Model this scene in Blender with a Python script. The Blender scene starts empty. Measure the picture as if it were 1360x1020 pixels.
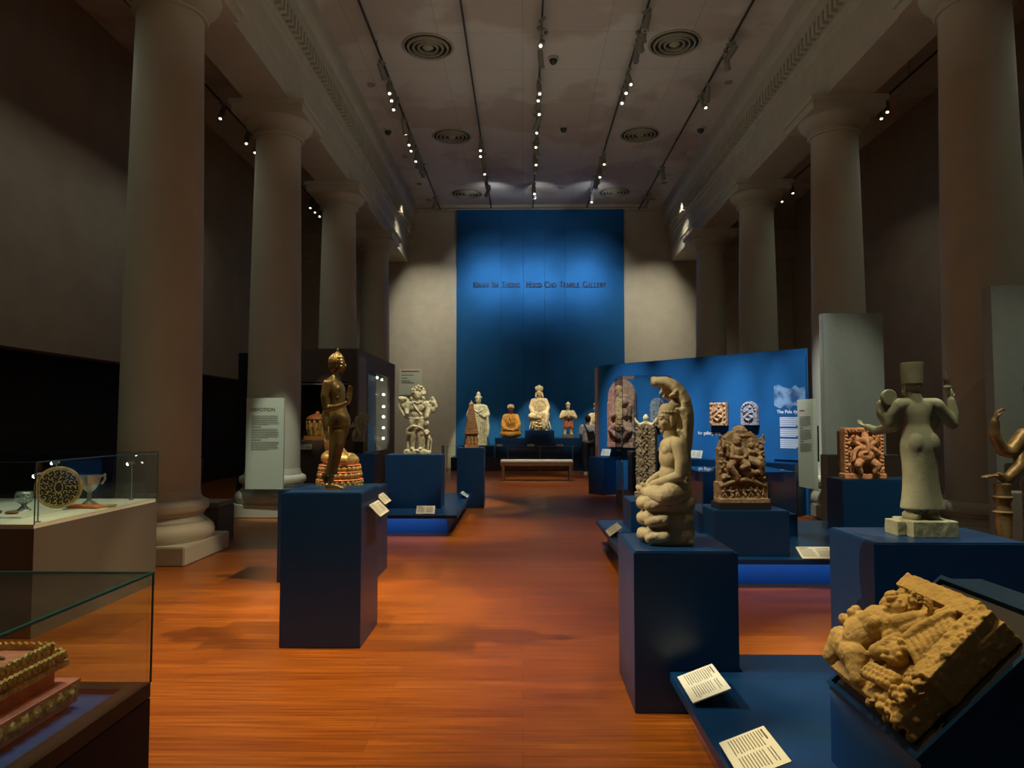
import bpy, bmesh, math, random
from mathutils import Vector, Matrix, Euler, noise
sc = bpy.context.scene
COL = sc.collection
rnd = random.Random(7)
PI = math.pi

# ------------------------------------------------------------------ camera
cd = bpy.data.cameras.new('camera'); cam = bpy.data.objects.new('camera', cd); COL.objects.link(cam)
cam.location = (0, 0, 1.6)
cam.rotation_euler = (math.radians(90 + 2.91), 0, math.radians(0.867))
cd.sensor_width = 36; cd.lens = 945 / 1360 * 36; cd.clip_end = 200
sc.camera = cam
# ------------------------------------------------------------------ world, exposure
w = bpy.data.worlds.new('world'); sc.world = w; w.use_nodes = True
w.node_tree.nodes['Background'].inputs[0].default_value = (1.0, 0.86, 0.68, 1)
w.node_tree.nodes['Background'].inputs[1].default_value = 0.035
sc.view_settings.view_transform = 'Standard'; sc.view_settings.look = 'None'
sc.view_settings.exposure = 0.0; sc.view_settings.gamma = 1.0
sc.view_settings.use_curve_mapping = False

WARM = (1.0, 0.80, 0.52); NEUT = (1.0, 0.88, 0.70); COOL = (0.86, 0.93, 1.0)
def spot(loc, target, power, size=14, col=WARM, blend=0.35, radius=0.03):
    l = bpy.data.lights.new('spot_beam', 'SPOT'); l.energy = power; l.color = col
    l.spot_size = math.radians(size); l.spot_blend = blend; l.shadow_soft_size = radius
    o = bpy.data.objects.new('spot_beam', l); COL.objects.link(o)
    o.location = loc
    o.rotation_euler = (Vector(target) - Vector(loc)).to_track_quat('-Z', 'Y').to_euler()
    return o
def area(loc, target, power, sx, sy, col=NEUT):
    l = bpy.data.lights.new('soft_light', 'AREA'); l.energy = power; l.color = col
    l.shape = 'RECTANGLE'; l.size = sx; l.size_y = sy
    o = bpy.data.objects.new('soft_light', l); COL.objects.link(o); o.location = loc
    o.rotation_euler = (Vector(target) - Vector(loc)).to_track_quat('-Z', 'Y').to_euler()
    return o
TZ = 8.28
# walking figure, both sides (the long shadows on the floor)
spot((-6.5, 5.45, 8.3), (-1.2, 5.35, 1.0), 2900, 36, (1, .72, .42), .8)
spot((2.25, 5.3, TZ), (-1.5, 5.3, 1.0), 2500, 36, (1, .74, .45), .8)
spot((-1.05, 2.6, TZ), (-1.3, 5.35, 1.7), 1500, 15, (1, .78, .5))
spot((2.25, 7.6, TZ), (-1.9, 7.4, 1.2), 1400, 20, (1, .78, .5))
spot((-2.75, 5.6, TZ), (-1.9, 7.4, 1.2), 900, 16, (1, .78, .5), .5)
# naga-sheltered buddha
spot((-6.5, 4.1, 7.9), (0.85, 4.3, 1.35), 3300, 13, (1, .87, .62))
spot((-1.05, 2.9, TZ), (0.85, 4.3, 1.35), 450, 14, (1, .87, .62))
# back-view standing god
spot((2.25, 2.6, TZ), (2.55, 4.55, 1.45), 900, 14, (.95, .95, .72))
spot((0.4, 3.4, TZ), (2.5, 4.6, 1.35), 350, 15, (1, .9, .7))
spot((4.0, 6.6, TZ), (2.5, 4.6, 1.45), 1500, 15, (.95, .95, .75))
# garuda lintel block
spot((1.2, 6.2, TZ), (1.5, 2.65, .95), 1700, 14, (1, .74, .34))
spot((-1.05, 3.4, TZ), (1.5, 2.65, .95), 800, 14, (1, .74, .34))
spot((-2.7, 3.2, TZ), (0.9, 3.4, .2), 700, 14, (.95, .95, .9), .6)
# mid right platform
spot((0.4, 4.2, TZ), (2.15, 7.25, 1.15), 2100, 12, (1, .84, .58))
spot((-1.0, 6.0, TZ), (2.15, 7.25, 1.15), 700, 12, (1, .84, .58))
spot((-1.05, 5.6, TZ), (1.45, 8.8, 1.2), 3400, 11, (1, .9, .66))
spot((4.0, 4.9, TZ), (3.95, 8.5, 1.15), 1800, 12, (1, .74, .5))
spot((2.25, 5.2, TZ), (3.95, 8.5, 1.15), 1100, 12, (1, .74, .5))
# bhairava
spot((-1.05, 7.0, TZ), (-1.6, 10.9, 1.55), 2100, 12, (1, .93, .72))
spot((0.4, 9.6, TZ), (-1.6, 10.9, 1.4), 700, 13, (1, .93, .72))
spot((2.25, 10.2, TZ), (-1.2, 10.6, .1), 1700, 22, (1, .8, .6), .7)
# pagoda model
spot((0.4, 10.2, TZ), (-0.95, 13.25, 1.4), 2400, 12, (1, .8, .56))
spot((2.25, 12.6, TZ), (-.8, 13.0, .6), 1200, 16, (.8, .9, 1), .5)
# blue lettered wall: three pools of light
for tx in (-1.3, .45, 2.3):
    for pw_, sz_ in ((800, 19), (650, 28), (420, 40)): spot((tx * .85 + .07, 18.6, 8.2), (tx * .9 + .05, 23.9, 6.25), pw_, sz_, (.84, .93, 1.0), 1.0, .05)
spot((.5, 16.6, 8.2), (.55, 23.9, 6.1), 200, 50, (.86, .93, 1.0), 1.0, .05)
# cream end wall, sides: unseen area lights added for an even wash
for sx in (-3.2, 4.35):
    l_ = area((sx, 21.3, 8.2), (sx, 24, 3.2), 34, .9, .25, (1, .91, .74)); l_.data.spread = math.radians(75)
# statues before the blue wall
for tx, tz, p in ((-1.45, 1.7, 3000), (-.4, 1.6, 2300), (.53, 2.1, 3400), (1.45, 1.6, 2500), (2.5, 1.8, 2300)):
    spot((tx * .7 + .1, 17.3, TZ), (tx, 22.9, tz), p * .75, 12, (1, .88, .64), .5)
# left niche urn
spot((-2.75, 11.0, TZ), (-4.4, 15.5, 1.35), 1700, 7, (1, .72, .4), .8)
spot((-2.75, 9.0, TZ), (-2.4, 11.3, 1.4), 1200, 12, (1, .9, .7))
# blue partition wall pools
for tx, ty, tz, p in ((2.2, 15.3, 1.7, 1800), (2.95, 14.4, 1.7, 1500), (3.65, 13.5, 1.65, 1700), (4.1, 13.0, 1.6, 1500), (4.75, 12.2, 1.9, 1300)):
    spot((tx - 2.2, ty - 3.4, TZ), (tx, ty, tz - .2), p * 1.7, 15, (.88, .93, 1), .9)
# text panels and right-hand display walls
spot((-2.7, 8.6, TZ), (-3.75, 11.5, 1.4), 1700, 12, (.95, 1, .85), .6)
spot((2.25, 10.0, TZ), (4.6, 11.5, 1.3), 1100, 12, (.95, 1, .85), .6)
spot((4.0, 6.5, TZ), (4.9, 10.9, 1.9), 900, 16, (.92, 1, .85), .9)
spot((4.0, 3.2, TZ), (5.0, 7.1, 1.5), 500, 18, (.92, 1, .85), .9)
spot((2.25, 3.0, TZ), (3.75, 5.3, 1.1), 1200, 13, (1, .82, .5))
# white-topped case and gilded box case on the left
spot((-2.7, 4.6, TZ), (-4.1, 6.1, .9), 700, 16, (.97, 1, .84), .6)
spot((-2.7, 4.2, TZ), (-1.8, 2.2, .8), 900, 13, (1, .84, .4), .6)
spot((-1.05, 3.6, TZ), (-1.75, 2.35, .6), 700, 12, (.55, .75, 1), .8)
# warm wash on the open floor
spot((.4, 2.2, TZ), (-.4, 3.6, 0), 350, 50, (1, .74, .46), 1.0, .1)
spot((.4, 10.5, TZ), (.1, 9.2, 0), 1300, 46, (1, .76, .5), 1.0, .1)
spot((.4, 15.5, TZ), (.3, 17.5, 0), 1500, 44, (1, .78, .54), 1.0, .1)
spot((4.0, 5.8, TZ), (3.6, 6.2, 0), 500, 30, (1, .76, .5), 1.0, .1)
spot((2.25, 17.5, TZ), (1.9, 21.0, 1.3), 900, 12, (1, .93, .82), .6)
spot((.4, 16.2, TZ), (.37, 18.9, .5), 1000, 17, (1, .93, .82), .7)
for x in (-1.06, .35, 2.17): spot((x + .12, 21.4, 8.3), (x, 22.3, 8.9), 14, 120, (.85, .92, 1), 1.0)  # upward spots added to imitate lamp spill on the far ceiling
# led strips under the platform lips
def strip(loc, target, pw, sx): 
    area(loc, target, pw, sx, .03, (.35, .65, 1))
strip((-2.1, 9.98, .225), (-2.1, 10.2, .10), 1.3, 2.0); strip((2.6, 6.93, .22), (2.6, 7.1, .1), 1.6, 2.8)
o_ = area((.84, 3.0, .175), (.92, 3.0, .08), 1.0, .03, 1.9, (.35, .65, 1))
# soft fills added in mid-air for aisles, columns and ceiling; no fixtures there
area((-6.2, 9, 6.5), (-6.2, 9, 0), 40, 1.2, 16, (.95, 1, .82))
area((7.4, 9, 6.5), (7.4, 9, 0), 36, 1.2, 16, (.97, 1, .85))
area((.5, 8, 5.6), (.5, 8, 20), 70, 6, 18, (.97, .98, .82))

# ------------------------------------------------------------------ materials
MATS = {}
def lin(c):
    return tuple((v / 12.92 if v <= .04045 else ((v + .055) / 1.055) ** 2.4) for v in c)
def mat(name, col, rough=.6, metal=0, var=.0, scale=12, bump=0, bscale=40, spec=.5, col2=None, detail=5):
    if name in MATS: return MATS[name]
    m = bpy.data.materials.new(name); m.use_nodes = True
    nt = m.node_tree; b = nt.nodes['Principled BSDF']
    b.inputs['Base Color'].default_value = (*col, 1); b.inputs['Roughness'].default_value = rough
    b.inputs['Metallic'].default_value = metal; b.inputs['Specular IOR Level'].default_value = spec
    tc = nt.nodes.new('ShaderNodeTexCoord')
    if var or col2:
        n = nt.nodes.new('ShaderNodeTexNoise'); n.inputs['Scale'].default_value = scale; n.inputs['Detail'].default_value = detail
        nt.links.new(tc.outputs['Object'], n.inputs['Vector'])
        r = nt.nodes.new('ShaderNodeValToRGB')
        a = col2 if col2 else tuple(v * (1 - var) for v in col)
        c = col if col2 else tuple(min(1, v * (1 + var)) for v in col)
        r.color_ramp.elements[0].position = .36; r.color_ramp.elements[1].position = .64
        r.color_ramp.elements[0].color = (*a, 1); r.color_ramp.elements[1].color = (*c, 1)
        nt.links.new(n.outputs['Fac'], r.inputs['Fac']); nt.links.new(r.outputs['Color'], b.inputs['Base Color'])
    if bump:
        n2 = nt.nodes.new('ShaderNodeTexNoise'); n2.inputs['Scale'].default_value = bscale; n2.inputs['Detail'].default_value = 6
        nt.links.new(tc.outputs['Object'], n2.inputs['Vector'])
        bp = nt.nodes.new('ShaderNodeBump'); bp.inputs['Strength'].default_value = bump; bp.inputs['Distance'].default_value = .01
        nt.links.new(n2.outputs['Fac'], bp.inputs['Height']); nt.links.new(bp.outputs['Normal'], b.inputs['Normal'])
    MATS[name] = m
    return m
def emis(name, col, strength):
    if name in MATS: return MATS[name]
    m = bpy.data.materials.new(name); m.use_nodes = True
    b = m.node_tree.nodes['Principled BSDF']
    b.inputs['Base Color'].default_value = (*col, 1)
    b.inputs['Emission Color'].default_value = (*col, 1); b.inputs['Emission Strength'].default_value = strength
    MATS[name] = m
    return m
def glass_mat():
    m = bpy.data.materials.new('clear_glass'); m.use_nodes = True; nt = m.node_tree
    nt.nodes.remove(nt.nodes['Principled BSDF']); out = nt.nodes['Material Output']
    t = nt.nodes.new('ShaderNodeBsdfTransparent'); t.inputs[0].default_value = (.93, .97, .95, 1)
    g = nt.nodes.new('ShaderNodeBsdfGlossy'); g.inputs['Roughness'].default_value = 0.0
    f = nt.nodes.new('ShaderNodeFresnel'); f.inputs[0].default_value = 1.45
    ge = nt.nodes.new('ShaderNodeNewGeometry'); mr = nt.nodes.new('ShaderNodeMapRange')
    mr.inputs[3].default_value = 1.42; mr.inputs[4].default_value = 1 / 1.42
    nt.links.new(ge.outputs['Backfacing'], mr.inputs[0]); nt.links.new(mr.outputs[0], f.inputs[0])
    mx = nt.nodes.new('ShaderNodeMixShader')
    nt.links.new(f.outputs[0], mx.inputs[0]); nt.links.new(t.outputs[0], mx.inputs[1]); nt.links.new(g.outputs[0], mx.inputs[2])
    nt.links.new(mx.outputs[0], out.inputs[0])
    return m
GLASS = glass_mat()
def floor_mat():
    m = bpy.data.materials.new('oiled_timber_floor'); m.use_nodes = True; nt = m.node_tree; b = nt.nodes['Principled BSDF']
    tc = nt.nodes.new('ShaderNodeTexCoord')
    br = nt.nodes.new('ShaderNodeTexBrick'); br.inputs['Scale'].default_value = 1
    br.inputs['Brick Width'].default_value = 2.1; br.inputs['Row Height'].default_value = .135
    br.inputs['Mortar Size'].default_value = .0016; br.inputs['Mortar Smooth'].default_value = .1; br.offset = .37
    br.inputs['Color1'].default_value = (.36, .112, .011, 1); br.inputs['Color2'].default_value = (.275, .076, .006, 1)
    br.inputs['Mortar'].default_value = (.16, .045, .012, 1)
    nt.links.new(tc.outputs['Object'], br.inputs['Vector'])
    mp = nt.nodes.new('ShaderNodeMapping'); mp.inputs['Scale'].default_value = (1.2, 26, 1)
    nt.links.new(tc.outputs['Object'], mp.inputs['Vector'])
    n = nt.nodes.new('ShaderNodeTexNoise'); n.inputs['Scale'].default_value = 1.5; n.inputs['Detail'].default_value = 7
    nt.links.new(mp.outputs[0], n.inputs['Vector'])
    r = nt.nodes.new('ShaderNodeValToRGB'); r.color_ramp.elements[0].color = (.62, .55, .5, 1); r.color_ramp.elements[1].color = (1.25, 1.2, 1.15, 1)
    r.color_ramp.elements[0].position = .3; r.color_ramp.elements[1].position = .7
    nt.links.new(n.outputs['Fac'], r.inputs[0])
    mx = nt.nodes.new('ShaderNodeMix'); mx.data_type = 'RGBA'; mx.blend_type = 'MULTIPLY'; mx.inputs[0].default_value = 1
    nt.links.new(br.outputs['Color'], mx.inputs[6]); nt.links.new(r.outputs[0], mx.inputs[7])
    nt.links.new(mx.outputs[2], b.inputs['Base Color'])
    r2 = nt.nodes.new('ShaderNodeMapRange'); r2.inputs[3].default_value = .24; r2.inputs[4].default_value = .42
    nt.links.new(n.outputs['Fac'], r2.inputs[0]); nt.links.new(r2.outputs[0], b.inputs['Roughness'])
    bp = nt.nodes.new('ShaderNodeBump'); bp.inputs['Strength'].default_value = .12; bp.inputs['Distance'].default_value = .004
    nt.links.new(n.outputs['Fac'], bp.inputs['Height']); nt.links.new(bp.outputs[0], b.inputs['Normal'])
    b.inputs['Specular IOR Level'].default_value = .45
    return m
def ceil_mat():
    m = bpy.data.materials.new('ceiling_plaster'); m.use_nodes = True; nt = m.node_tree; b = nt.nodes['Principled BSDF']
    tc = nt.nodes.new('ShaderNodeTexCoord')
    br = nt.nodes.new('ShaderNodeTexBrick'); br.inputs['Scale'].default_value = 1; br.offset = 0
    br.inputs['Brick Width'].default_value = 1.6; br.inputs['Row Height'].default_value = 1.45; br.inputs['Mortar Size'].default_value = .006
    br.inputs['Color1'].default_value = (.66, .60, .52, 1); br.inputs['Color2'].default_value = (.61, .55, .48, 1); br.inputs['Mortar'].default_value = (.42, .37, .32, 1)
    nt.links.new(tc.outputs['Object'], br.inputs['Vector'])
    n = nt.nodes.new('ShaderNodeTexNoise'); n.inputs['Scale'].default_value = .45; n.inputs['Detail'].default_value = 4
    nt.links.new(tc.outputs['Object'], n.inputs['Vector'])
    r = nt.nodes.new('ShaderNodeValToRGB'); r.color_ramp.elements[0].color = (.8, .74, .7, 1); r.color_ramp.elements[1].color = (1, 1, 1, 1)
    r.color_ramp.elements[0].position = .44; r.color_ramp.elements[1].position = .5
    nt.links.new(n.outputs['Fac'], r.inputs[0])
    mx = nt.nodes.new('ShaderNodeMix'); mx.data_type = 'RGBA'; mx.blend_type = 'MULTIPLY'; mx.inputs[0].default_value = 1
    nt.links.new(br.outputs['Color'], mx.inputs[6]); nt.links.new(r.outputs[0], mx.inputs[7]); nt.links.new(mx.outputs[2], b.inputs['Base Color'])
    b.inputs['Roughness'].default_value = .8
    return m
FLOOR = floor_mat(); CEIL = ceil_mat()
CREAM = mat('cream_plaster', (.51, .48, .37), .75, var=.05, scale=3)
DIMCREAM = mat('dimmed_cream_plaster', (.34, .275, .21), .8, var=.06, scale=2)  # cream side walls coloured darker, the dimmer aisle light put into the colour
SHAFT = mat('column_paint', (.54, .52, .40), .6, var=.04, scale=2)
NAVY = mat('navy_paint', (.0022, .029, .092), .34, var=.06, scale=5)
BLUEWALL = mat('blue_wall_paint', (.013, .110, .30), .7, var=.05, scale=2, spec=.12)
TOEKICK = mat('bright_blue_recess', (.012, .13, .46), .5)
BLACK = mat('black_fabric', (.004, .004, .006), .9)
DKFRAME = mat('black_metal', (.018, .018, .02), .4)
BROWNCASE = mat('brown_case_laminate', (.105, .078, .066), .55, var=.05)
NICHE = mat('dark_niche', (.012, .012, .014), .8)
WHITEP = mat('white_card', (.62, .64, .52), .6)
PANELW = mat('pale_green_panel', (.60, .66, .52), .6)
INK = mat('dark_ink', (.08, .07, .05), .7)
REDINK = mat('red_ink', (.4, .07, .05), .7)
WHITEINK = mat('white_ink', (.8, .85, .9), .6)
GLEDGE = mat('glass_edge_green', (.01, .10, .08), .15)
CASEBODY = mat('grey_brown_case_paint', (.11, .10, .075), .6)
CASETOP = mat('pale_case_liner', (.68, .69, .56), .7)
GREYP = mat('grey_green_display_paint', (.30, .32, .27), .7, var=.03)
TRACK = mat('track_metal', (.03, .03, .03), .5)
LAMPB = mat('lamp_grey_metal', (.30, .29, .25), .45, metal=.3)
LENS = emis('lit_lens', (1, .93, .72), 5)
LENSDIM = mat('dark_lens', (.05, .05, .05), .2)
STONE = mat('pale_sandstone', (.31, .265, .145), .75, var=.16, scale=9, bump=.25, bscale=90)
GREENSTONE = mat('greenish_sandstone', (.28, .27, .155), .8, var=.14, scale=7, bump=.2, bscale=110)
YSTONE = mat('yellow_sandstone', (.46, .31, .10), .85, var=.12, scale=10, bump=.25, bscale=110)
GRANITE = mat('grey_granite', (.42, .39, .25), .8, var=.22, scale=25, bump=.7, bscale=90)
BRONZE = mat('dark_bronze', (.17, .130, .052), .32, metal=.75, var=.25, scale=6, bump=.15, bscale=60)
GOLD = mat('worn_gold', (.55, .40, .15), .45, metal=.55, var=.3, scale=12, bump=.4)
GILT = mat('gilt_carving', (.50, .36, .10), .5, metal=.4, var=.45, scale=45, bump=.9, bscale=80)
OLDGILT = mat('old_dark_gilding', (.26, .19, .085), .45, metal=.4, var=.35, scale=12, bump=.3)
REDL = mat('red_lacquer', (.50, .07, .03), .5, var=.25, scale=20)
SALMON = mat('salmon_lacquer', (.62, .20, .12), .6, var=.2, scale=20)
PINKSTONE = mat('pink_sandstone', (.50, .29, .14), .8, var=.2, scale=18, bump=.6, bscale=90)
BROWNSTONE = mat('brown_schist', (.25, .18, .095), .75, var=.25, scale=16, bump=.6, bscale=90)
DARKSTONE = mat('dark_schist', (.17, .14, .09), .6, var=.4, scale=16, bump=.5, bscale=80)
REDSTONE = mat('red_sandstone', (.36, .19, .125), .85, var=.3, scale=14, bump=.8, bscale=60)
GREYSTONE = mat('grey_stone', (.30, .30, .34), .8, var=.3, scale=20, bump=.8, bscale=60)
CREAMWOOD = mat('cream_painted_wood', (.68, .56, .33), .65, var=.22, scale=14, bump=.5, bscale=50)
PALEWOOD = mat('pale_green_painted_wood', (.60, .58, .38), .65, var=.22, scale=14, bump=.5, bscale=50)
ORANGE = mat('orange_gold_robe', (.72, .36, .06), .55, var=.25, scale=12, bump=.4, bscale=40)
DKRED = mat('dark_red_face', (.22, .05, .03), .5)
DKWOOD = mat('dark_wood', (.05, .025, .015), .5)
MIDWOOD = mat('bench_wood', (.13, .07, .035), .45, var=.2, scale=9)
CUSHION = mat('pale_bench_cushion', (.72, .70, .64), .8)
TERRA = mat('terracotta_model', (.34, .19, .08), .8, var=.3, scale=30, bump=.6)

# ------------------------------------------------------------------ builders
def link(me, name, m, parent=None, loc=(0, 0, 0)):
    o = bpy.data.objects.new(name, me); COL.objects.link(o)
    if m: me.materials.append(m)
    o.location = loc
    if parent: o.parent = parent
    return o
def tag(o, label=None, cat=None, group=None, kind=None):
    if label: o['label'] = label
    if cat: o['category'] = cat
    if group: o['group'] = group
    if kind: o['kind'] = kind
    return o
def thing(name, label, cat, loc=(0, 0, 0), rz=0, group=None):
    o = bpy.data.objects.new(name, None); COL.objects.link(o)
    o.location = loc; o.rotation_euler = (0, 0, rz); o.empty_display_size = .1
    return tag(o, label, cat, group)
def xf(c=(0, 0, 0), s=(1, 1, 1), r=(0, 0, 0)):
    return Matrix.Translation(c) @ Euler(r).to_matrix().to_4x4() @ Matrix.Diagonal((*s, 1))
class B:
    def __init__(self): self.bm = bmesh.new()
    def box(self, x0, x1, y0, y1, z0, z1):
        bmesh.ops.create_cube(self.bm, size=1, matrix=xf(((x0 + x1) / 2, (y0 + y1) / 2, (z0 + z1) / 2), (abs(x1 - x0), abs(y1 - y0), abs(z1 - z0)))); return self
    def obox(self, c, s, r=(0, 0, 0)):
        bmesh.ops.create_cube(self.bm, size=1, matrix=xf(c, s, r)); return self
    def cyl(self, p0, p1, r0, r1=None, seg=20):
        p0, p1 = Vector(p0), Vector(p1); d = p1 - p0; r1 = r0 if r1 is None else r1
        q = d.to_track_quat('Z', 'Y').to_matrix().to_4x4()
        bmesh.ops.create_cone(self.bm, cap_ends=True, segments=seg, radius1=r0, radius2=r1, depth=d.length, matrix=Matrix.Translation((p0 + p1) / 2) @ q); return self
    def ball(self, c, r, seg=16, rot=(0, 0, 0)):
        if not hasattr(r, '__len__'): r = (r, r, r)
        bmesh.ops.create_uvsphere(self.bm, u_segments=seg, v_segments=max(6, seg // 2), radius=1, matrix=xf(c, r, rot)); return self
    def lathe(self, prof, c=(0, 0, 0), seg=48, ring=False):
        rings = []
        for r, z in prof:
            rings.append([self.bm.verts.new((c[0] + r * math.cos(2 * PI * k / seg), c[1] + r * math.sin(2 * PI * k / seg), c[2] + z)) for k in range(seg)])
        for a, b2 in zip(rings, rings[1:]):
            for k in range(seg): self.bm.faces.new((a[k], a[(k + 1) % seg], b2[(k + 1) % seg], b2[k]))
        if ring:
            a, b2 = rings[-1], rings[0]
            for k in range(seg): self.bm.faces.new((a[k], a[(k + 1) % seg], b2[(k + 1) % seg], b2[k]))
        else: self.bm.faces.new(rings[0][::-1]); self.bm.faces.new(rings[-1])
        return self
    def prism(self, pts, h, M=None):          # polygon in xy extruded along +z, then M
        M = M or Matrix()
        lo = [self.bm.verts.new(M @ Vector((x, y, 0))) for x, y in pts]; hi = [self.bm.verts.new(M @ Vector((x, y, h))) for x, y in pts]
        n = len(pts); self.bm.faces.new(lo[::-1]); self.bm.faces.new(hi)
        for k in range(n): self.bm.faces.new((lo[k], lo[(k + 1) % n], hi[(k + 1) % n], hi[k]))
        return self
    def torus(self, R, r, M=None, seg=40, rs=8):
        M = M or Matrix(); vs = []
        for i in range(seg):
            a = 2 * PI * i / seg
            vs.append([self.bm.verts.new(M @ Vector(((R + r * math.cos(2 * PI * j / rs)) * math.cos(a), (R + r * math.cos(2 * PI * j / rs)) * math.sin(a), r * math.sin(2 * PI * j / rs)))) for j in range(rs)])
        for i in range(seg):
            for j in range(rs): self.bm.faces.new((vs[i][j], vs[(i + 1) % seg][j], vs[(i + 1) % seg][(j + 1) % rs], vs[i][(j + 1) % rs]))
        return self
    def build(self, name, m, parent=None, loc=(0, 0, 0), smooth=False, bevel=0):
        bmesh.ops.recalc_face_normals(self.bm, faces=self.bm.faces)
        if bevel: bmesh.ops.bevel(self.bm, geom=self.bm.edges[:], offset=bevel, segments=2, affect='EDGES', clamp_overlap=True)
        me = bpy.data.meshes.new(name)
        if smooth:
            for f in self.bm.faces: f.smooth = True
            for e in self.bm.edges:
                if len(e.link_faces) == 2 and e.calc_face_angle(0) > .7: e.smooth = False
        self.bm.to_mesh(me); self.bm.free()
        return link(me, name, m, parent, loc)
class S:
    """organic body: closed lumps melted into one surface"""
    def __init__(self): self.bm = bmesh.new()
    def ell(self, c, r, rot=(0, 0, 0)):
        if not hasattr(r, '__len__'): r = (r, r, r)
        bmesh.ops.create_icosphere(self.bm, subdivisions=2 if max(r) < .04 else 3, radius=1, matrix=xf(c, r, rot)); return self
    def cap(self, p0, p1, r0, r1=None):
        r1 = r0 if r1 is None else r1
        p0, p1 = Vector(p0), Vector(p1); d = p1 - p0
        sd = 1 if max(r0, r1) < .009 else 2
        bmesh.ops.create_icosphere(self.bm, subdivisions=sd, radius=r0, matrix=Matrix.Translation(p0))
        bmesh.ops.create_icosphere(self.bm, subdivisions=sd, radius=r1, matrix=Matrix.Translation(p1))
        if d.length > 1e-5:
            q = d.to_track_quat('Z', 'Y').to_matrix().to_4x4()
            bmesh.ops.create_cone(self.bm, cap_ends=True, segments=16, radius1=r0, radius2=r1, depth=d.length, matrix=Matrix.Translation((p0 + p1) / 2) @ q)
        return self
    def chain(self, pts, rs):
        for k in range(len(pts) - 1):
            a = rs[k] if hasattr(rs, '__len__') else rs; b2 = rs[k + 1] if hasattr(rs, '__len__') else rs
            self.cap(pts[k], pts[k + 1], a, b2)
        return self
    def box(self, c, s, r=(0, 0, 0)):
        bmesh.ops.create_cube(self.bm, size=1, matrix=xf(c, s, r)); return self
    def cone(self, p0, p1, r0, r1, seg=24, flat=1.0):
        p0, p1 = Vector(p0), Vector(p1); d = p1 - p0
        z = d.normalized(); x = Vector((1, 0, 0)) if abs(z.x) < .9 else Vector((0, 1, 0)); x = (x - z * x.dot(z)).normalized(); y = z.cross(x)
        q = Matrix((x, y, z)).transposed().to_4x4()
        bmesh.ops.create_cone(self.bm, cap_ends=True, segments=seg, radius1=r0, radius2=r1, depth=d.length, matrix=Matrix.Translation((p0 + p1) / 2) @ q @ Matrix.Diagonal((1, flat, 1, 1)))
        return self
    def loft(self, secs, p=2.0, seg=36, sub=4):
        """closed skin through ellipses (cx, cy, z, rx, ry), smoothly interpolated"""
        secs = [tuple(q) for q in secs]; n = len(secs); out = []
        for i in range(n - 1):
            a = secs[max(0, i - 1)]; b2 = secs[i]; c = secs[i + 1]; d = secs[min(n - 1, i + 2)]
            for k in range(sub):
                t = k / sub
                out.append(tuple(.5 * (2 * b2[j] + (c[j] - a[j]) * t + (2 * a[j] - 5 * b2[j] + 4 * c[j] - d[j]) * t * t + (3 * b2[j] - a[j] - 3 * c[j] + d[j]) * t ** 3) for j in range(5)))
        out.append(secs[-1]); rings = []
        for cx, cy, z, rx, ry in out:
            ring = []
            for k in range(seg):
                a = 2 * PI * k / seg; co, si = math.cos(a), math.sin(a); m = (abs(co) ** p + abs(si) ** p) ** (-1 / p)
                ring.append(self.bm.verts.new((cx + rx * co * m, cy + ry * si * m, z)))
            rings.append(ring)
        up = out[-1][2] > out[0][2]
        for r0, r1 in zip(rings, rings[1:]):
            for k in range(seg):
                f = (r0[k], r0[(k + 1) % seg], r1[(k + 1) % seg], r1[k]); self.bm.faces.new(f if up else f[::-1])
        self.bm.faces.new(rings[0][::-1] if up else rings[0]); self.bm.faces.new(rings[-1] if up else rings[-1][::-1])
        return self
    def head(self, c, h, yaw, hair=None, lobes=True):
        """c centre, h chin-to-crown, yaw direction of face (0 = +X)"""
        c = Vector(c); f = Vector((math.cos(yaw), math.sin(yaw), 0)); l = Vector((-math.sin(yaw), math.cos(yaw), 0)); u = Vector((0, 0, 1)); R = (0, 0, yaw)
        P = lambda a, b, d: c + f * (a * h) + l * (b * h) + u * (d * h)
        self.ell(P(-.03, 0, .10), (.40 * h, .33 * h, .38 * h), R)
        self.ell(P(.10, 0, -.14), (.27 * h, .27 * h, .32 * h), R)
        self.ell(P(.20, 0, -.40), (.12 * h, .12 * h, .09 * h), R)
        self.cap(P(.36, 0, .06), P(.43, 0, -.12), .035 * h, .062 * h)
        for s in (-1, 1):
            self.cap(P(.345, .05 * s, .09), P(.27, .24 * s, .08), .035 * h, .025 * h)
            self.ell(P(.31, .135 * s, .0), (.05 * h, .075 * h, .035 * h), R)
            self.ell(P(.22, .19 * s, -.15), (.10 * h, .09 * h, .11 * h), R)
            if lobes: self.ell(P(-.02, .335 * s, -.08), (.07 * h, .03 * h, .21 * h), R)
            else: self.ell(P(-.02, .325 * s, -.0), (.07 * h, .04 * h, .11 * h), R)
        self.cap(P(.36, .07, -.235), P(.36, -.07, -.235), .03 * h); self.cap(P(.345, .055, -.285), P(.345, -.055, -.285), .033 * h)
        return self
    def hand(self, w, d, n, L, curl=.35, spread=.1, thumb=1):
        w, d, n = Vector(w), Vector(d).normalized(), Vector(n).normalized(); s = d.cross(n).normalized(); n = s.cross(d).normalized()
        r = L * .055
        for k, (q, ln) in enumerate(((-.17, .44), (-.055, .50), (.06, .47), (.17, .38))):
            kn = w + d * L * .48 + s * L * q
            self.cap(w + s * L * q * .5, kn, L * .085, L * .07)
            dd = (d + s * q * spread * 6).normalized()
            a1 = (dd * math.cos(curl) + n * math.sin(curl)); a2 = (dd * math.cos(curl * 2.2) + n * math.sin(curl * 2.2))
            m1 = kn + a1 * L * ln * .55; m2 = m1 + a2 * L * ln * .5
            self.cap(kn, m1, r, r * .92); self.cap(m1, m2, r * .92, r * .75)
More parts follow.
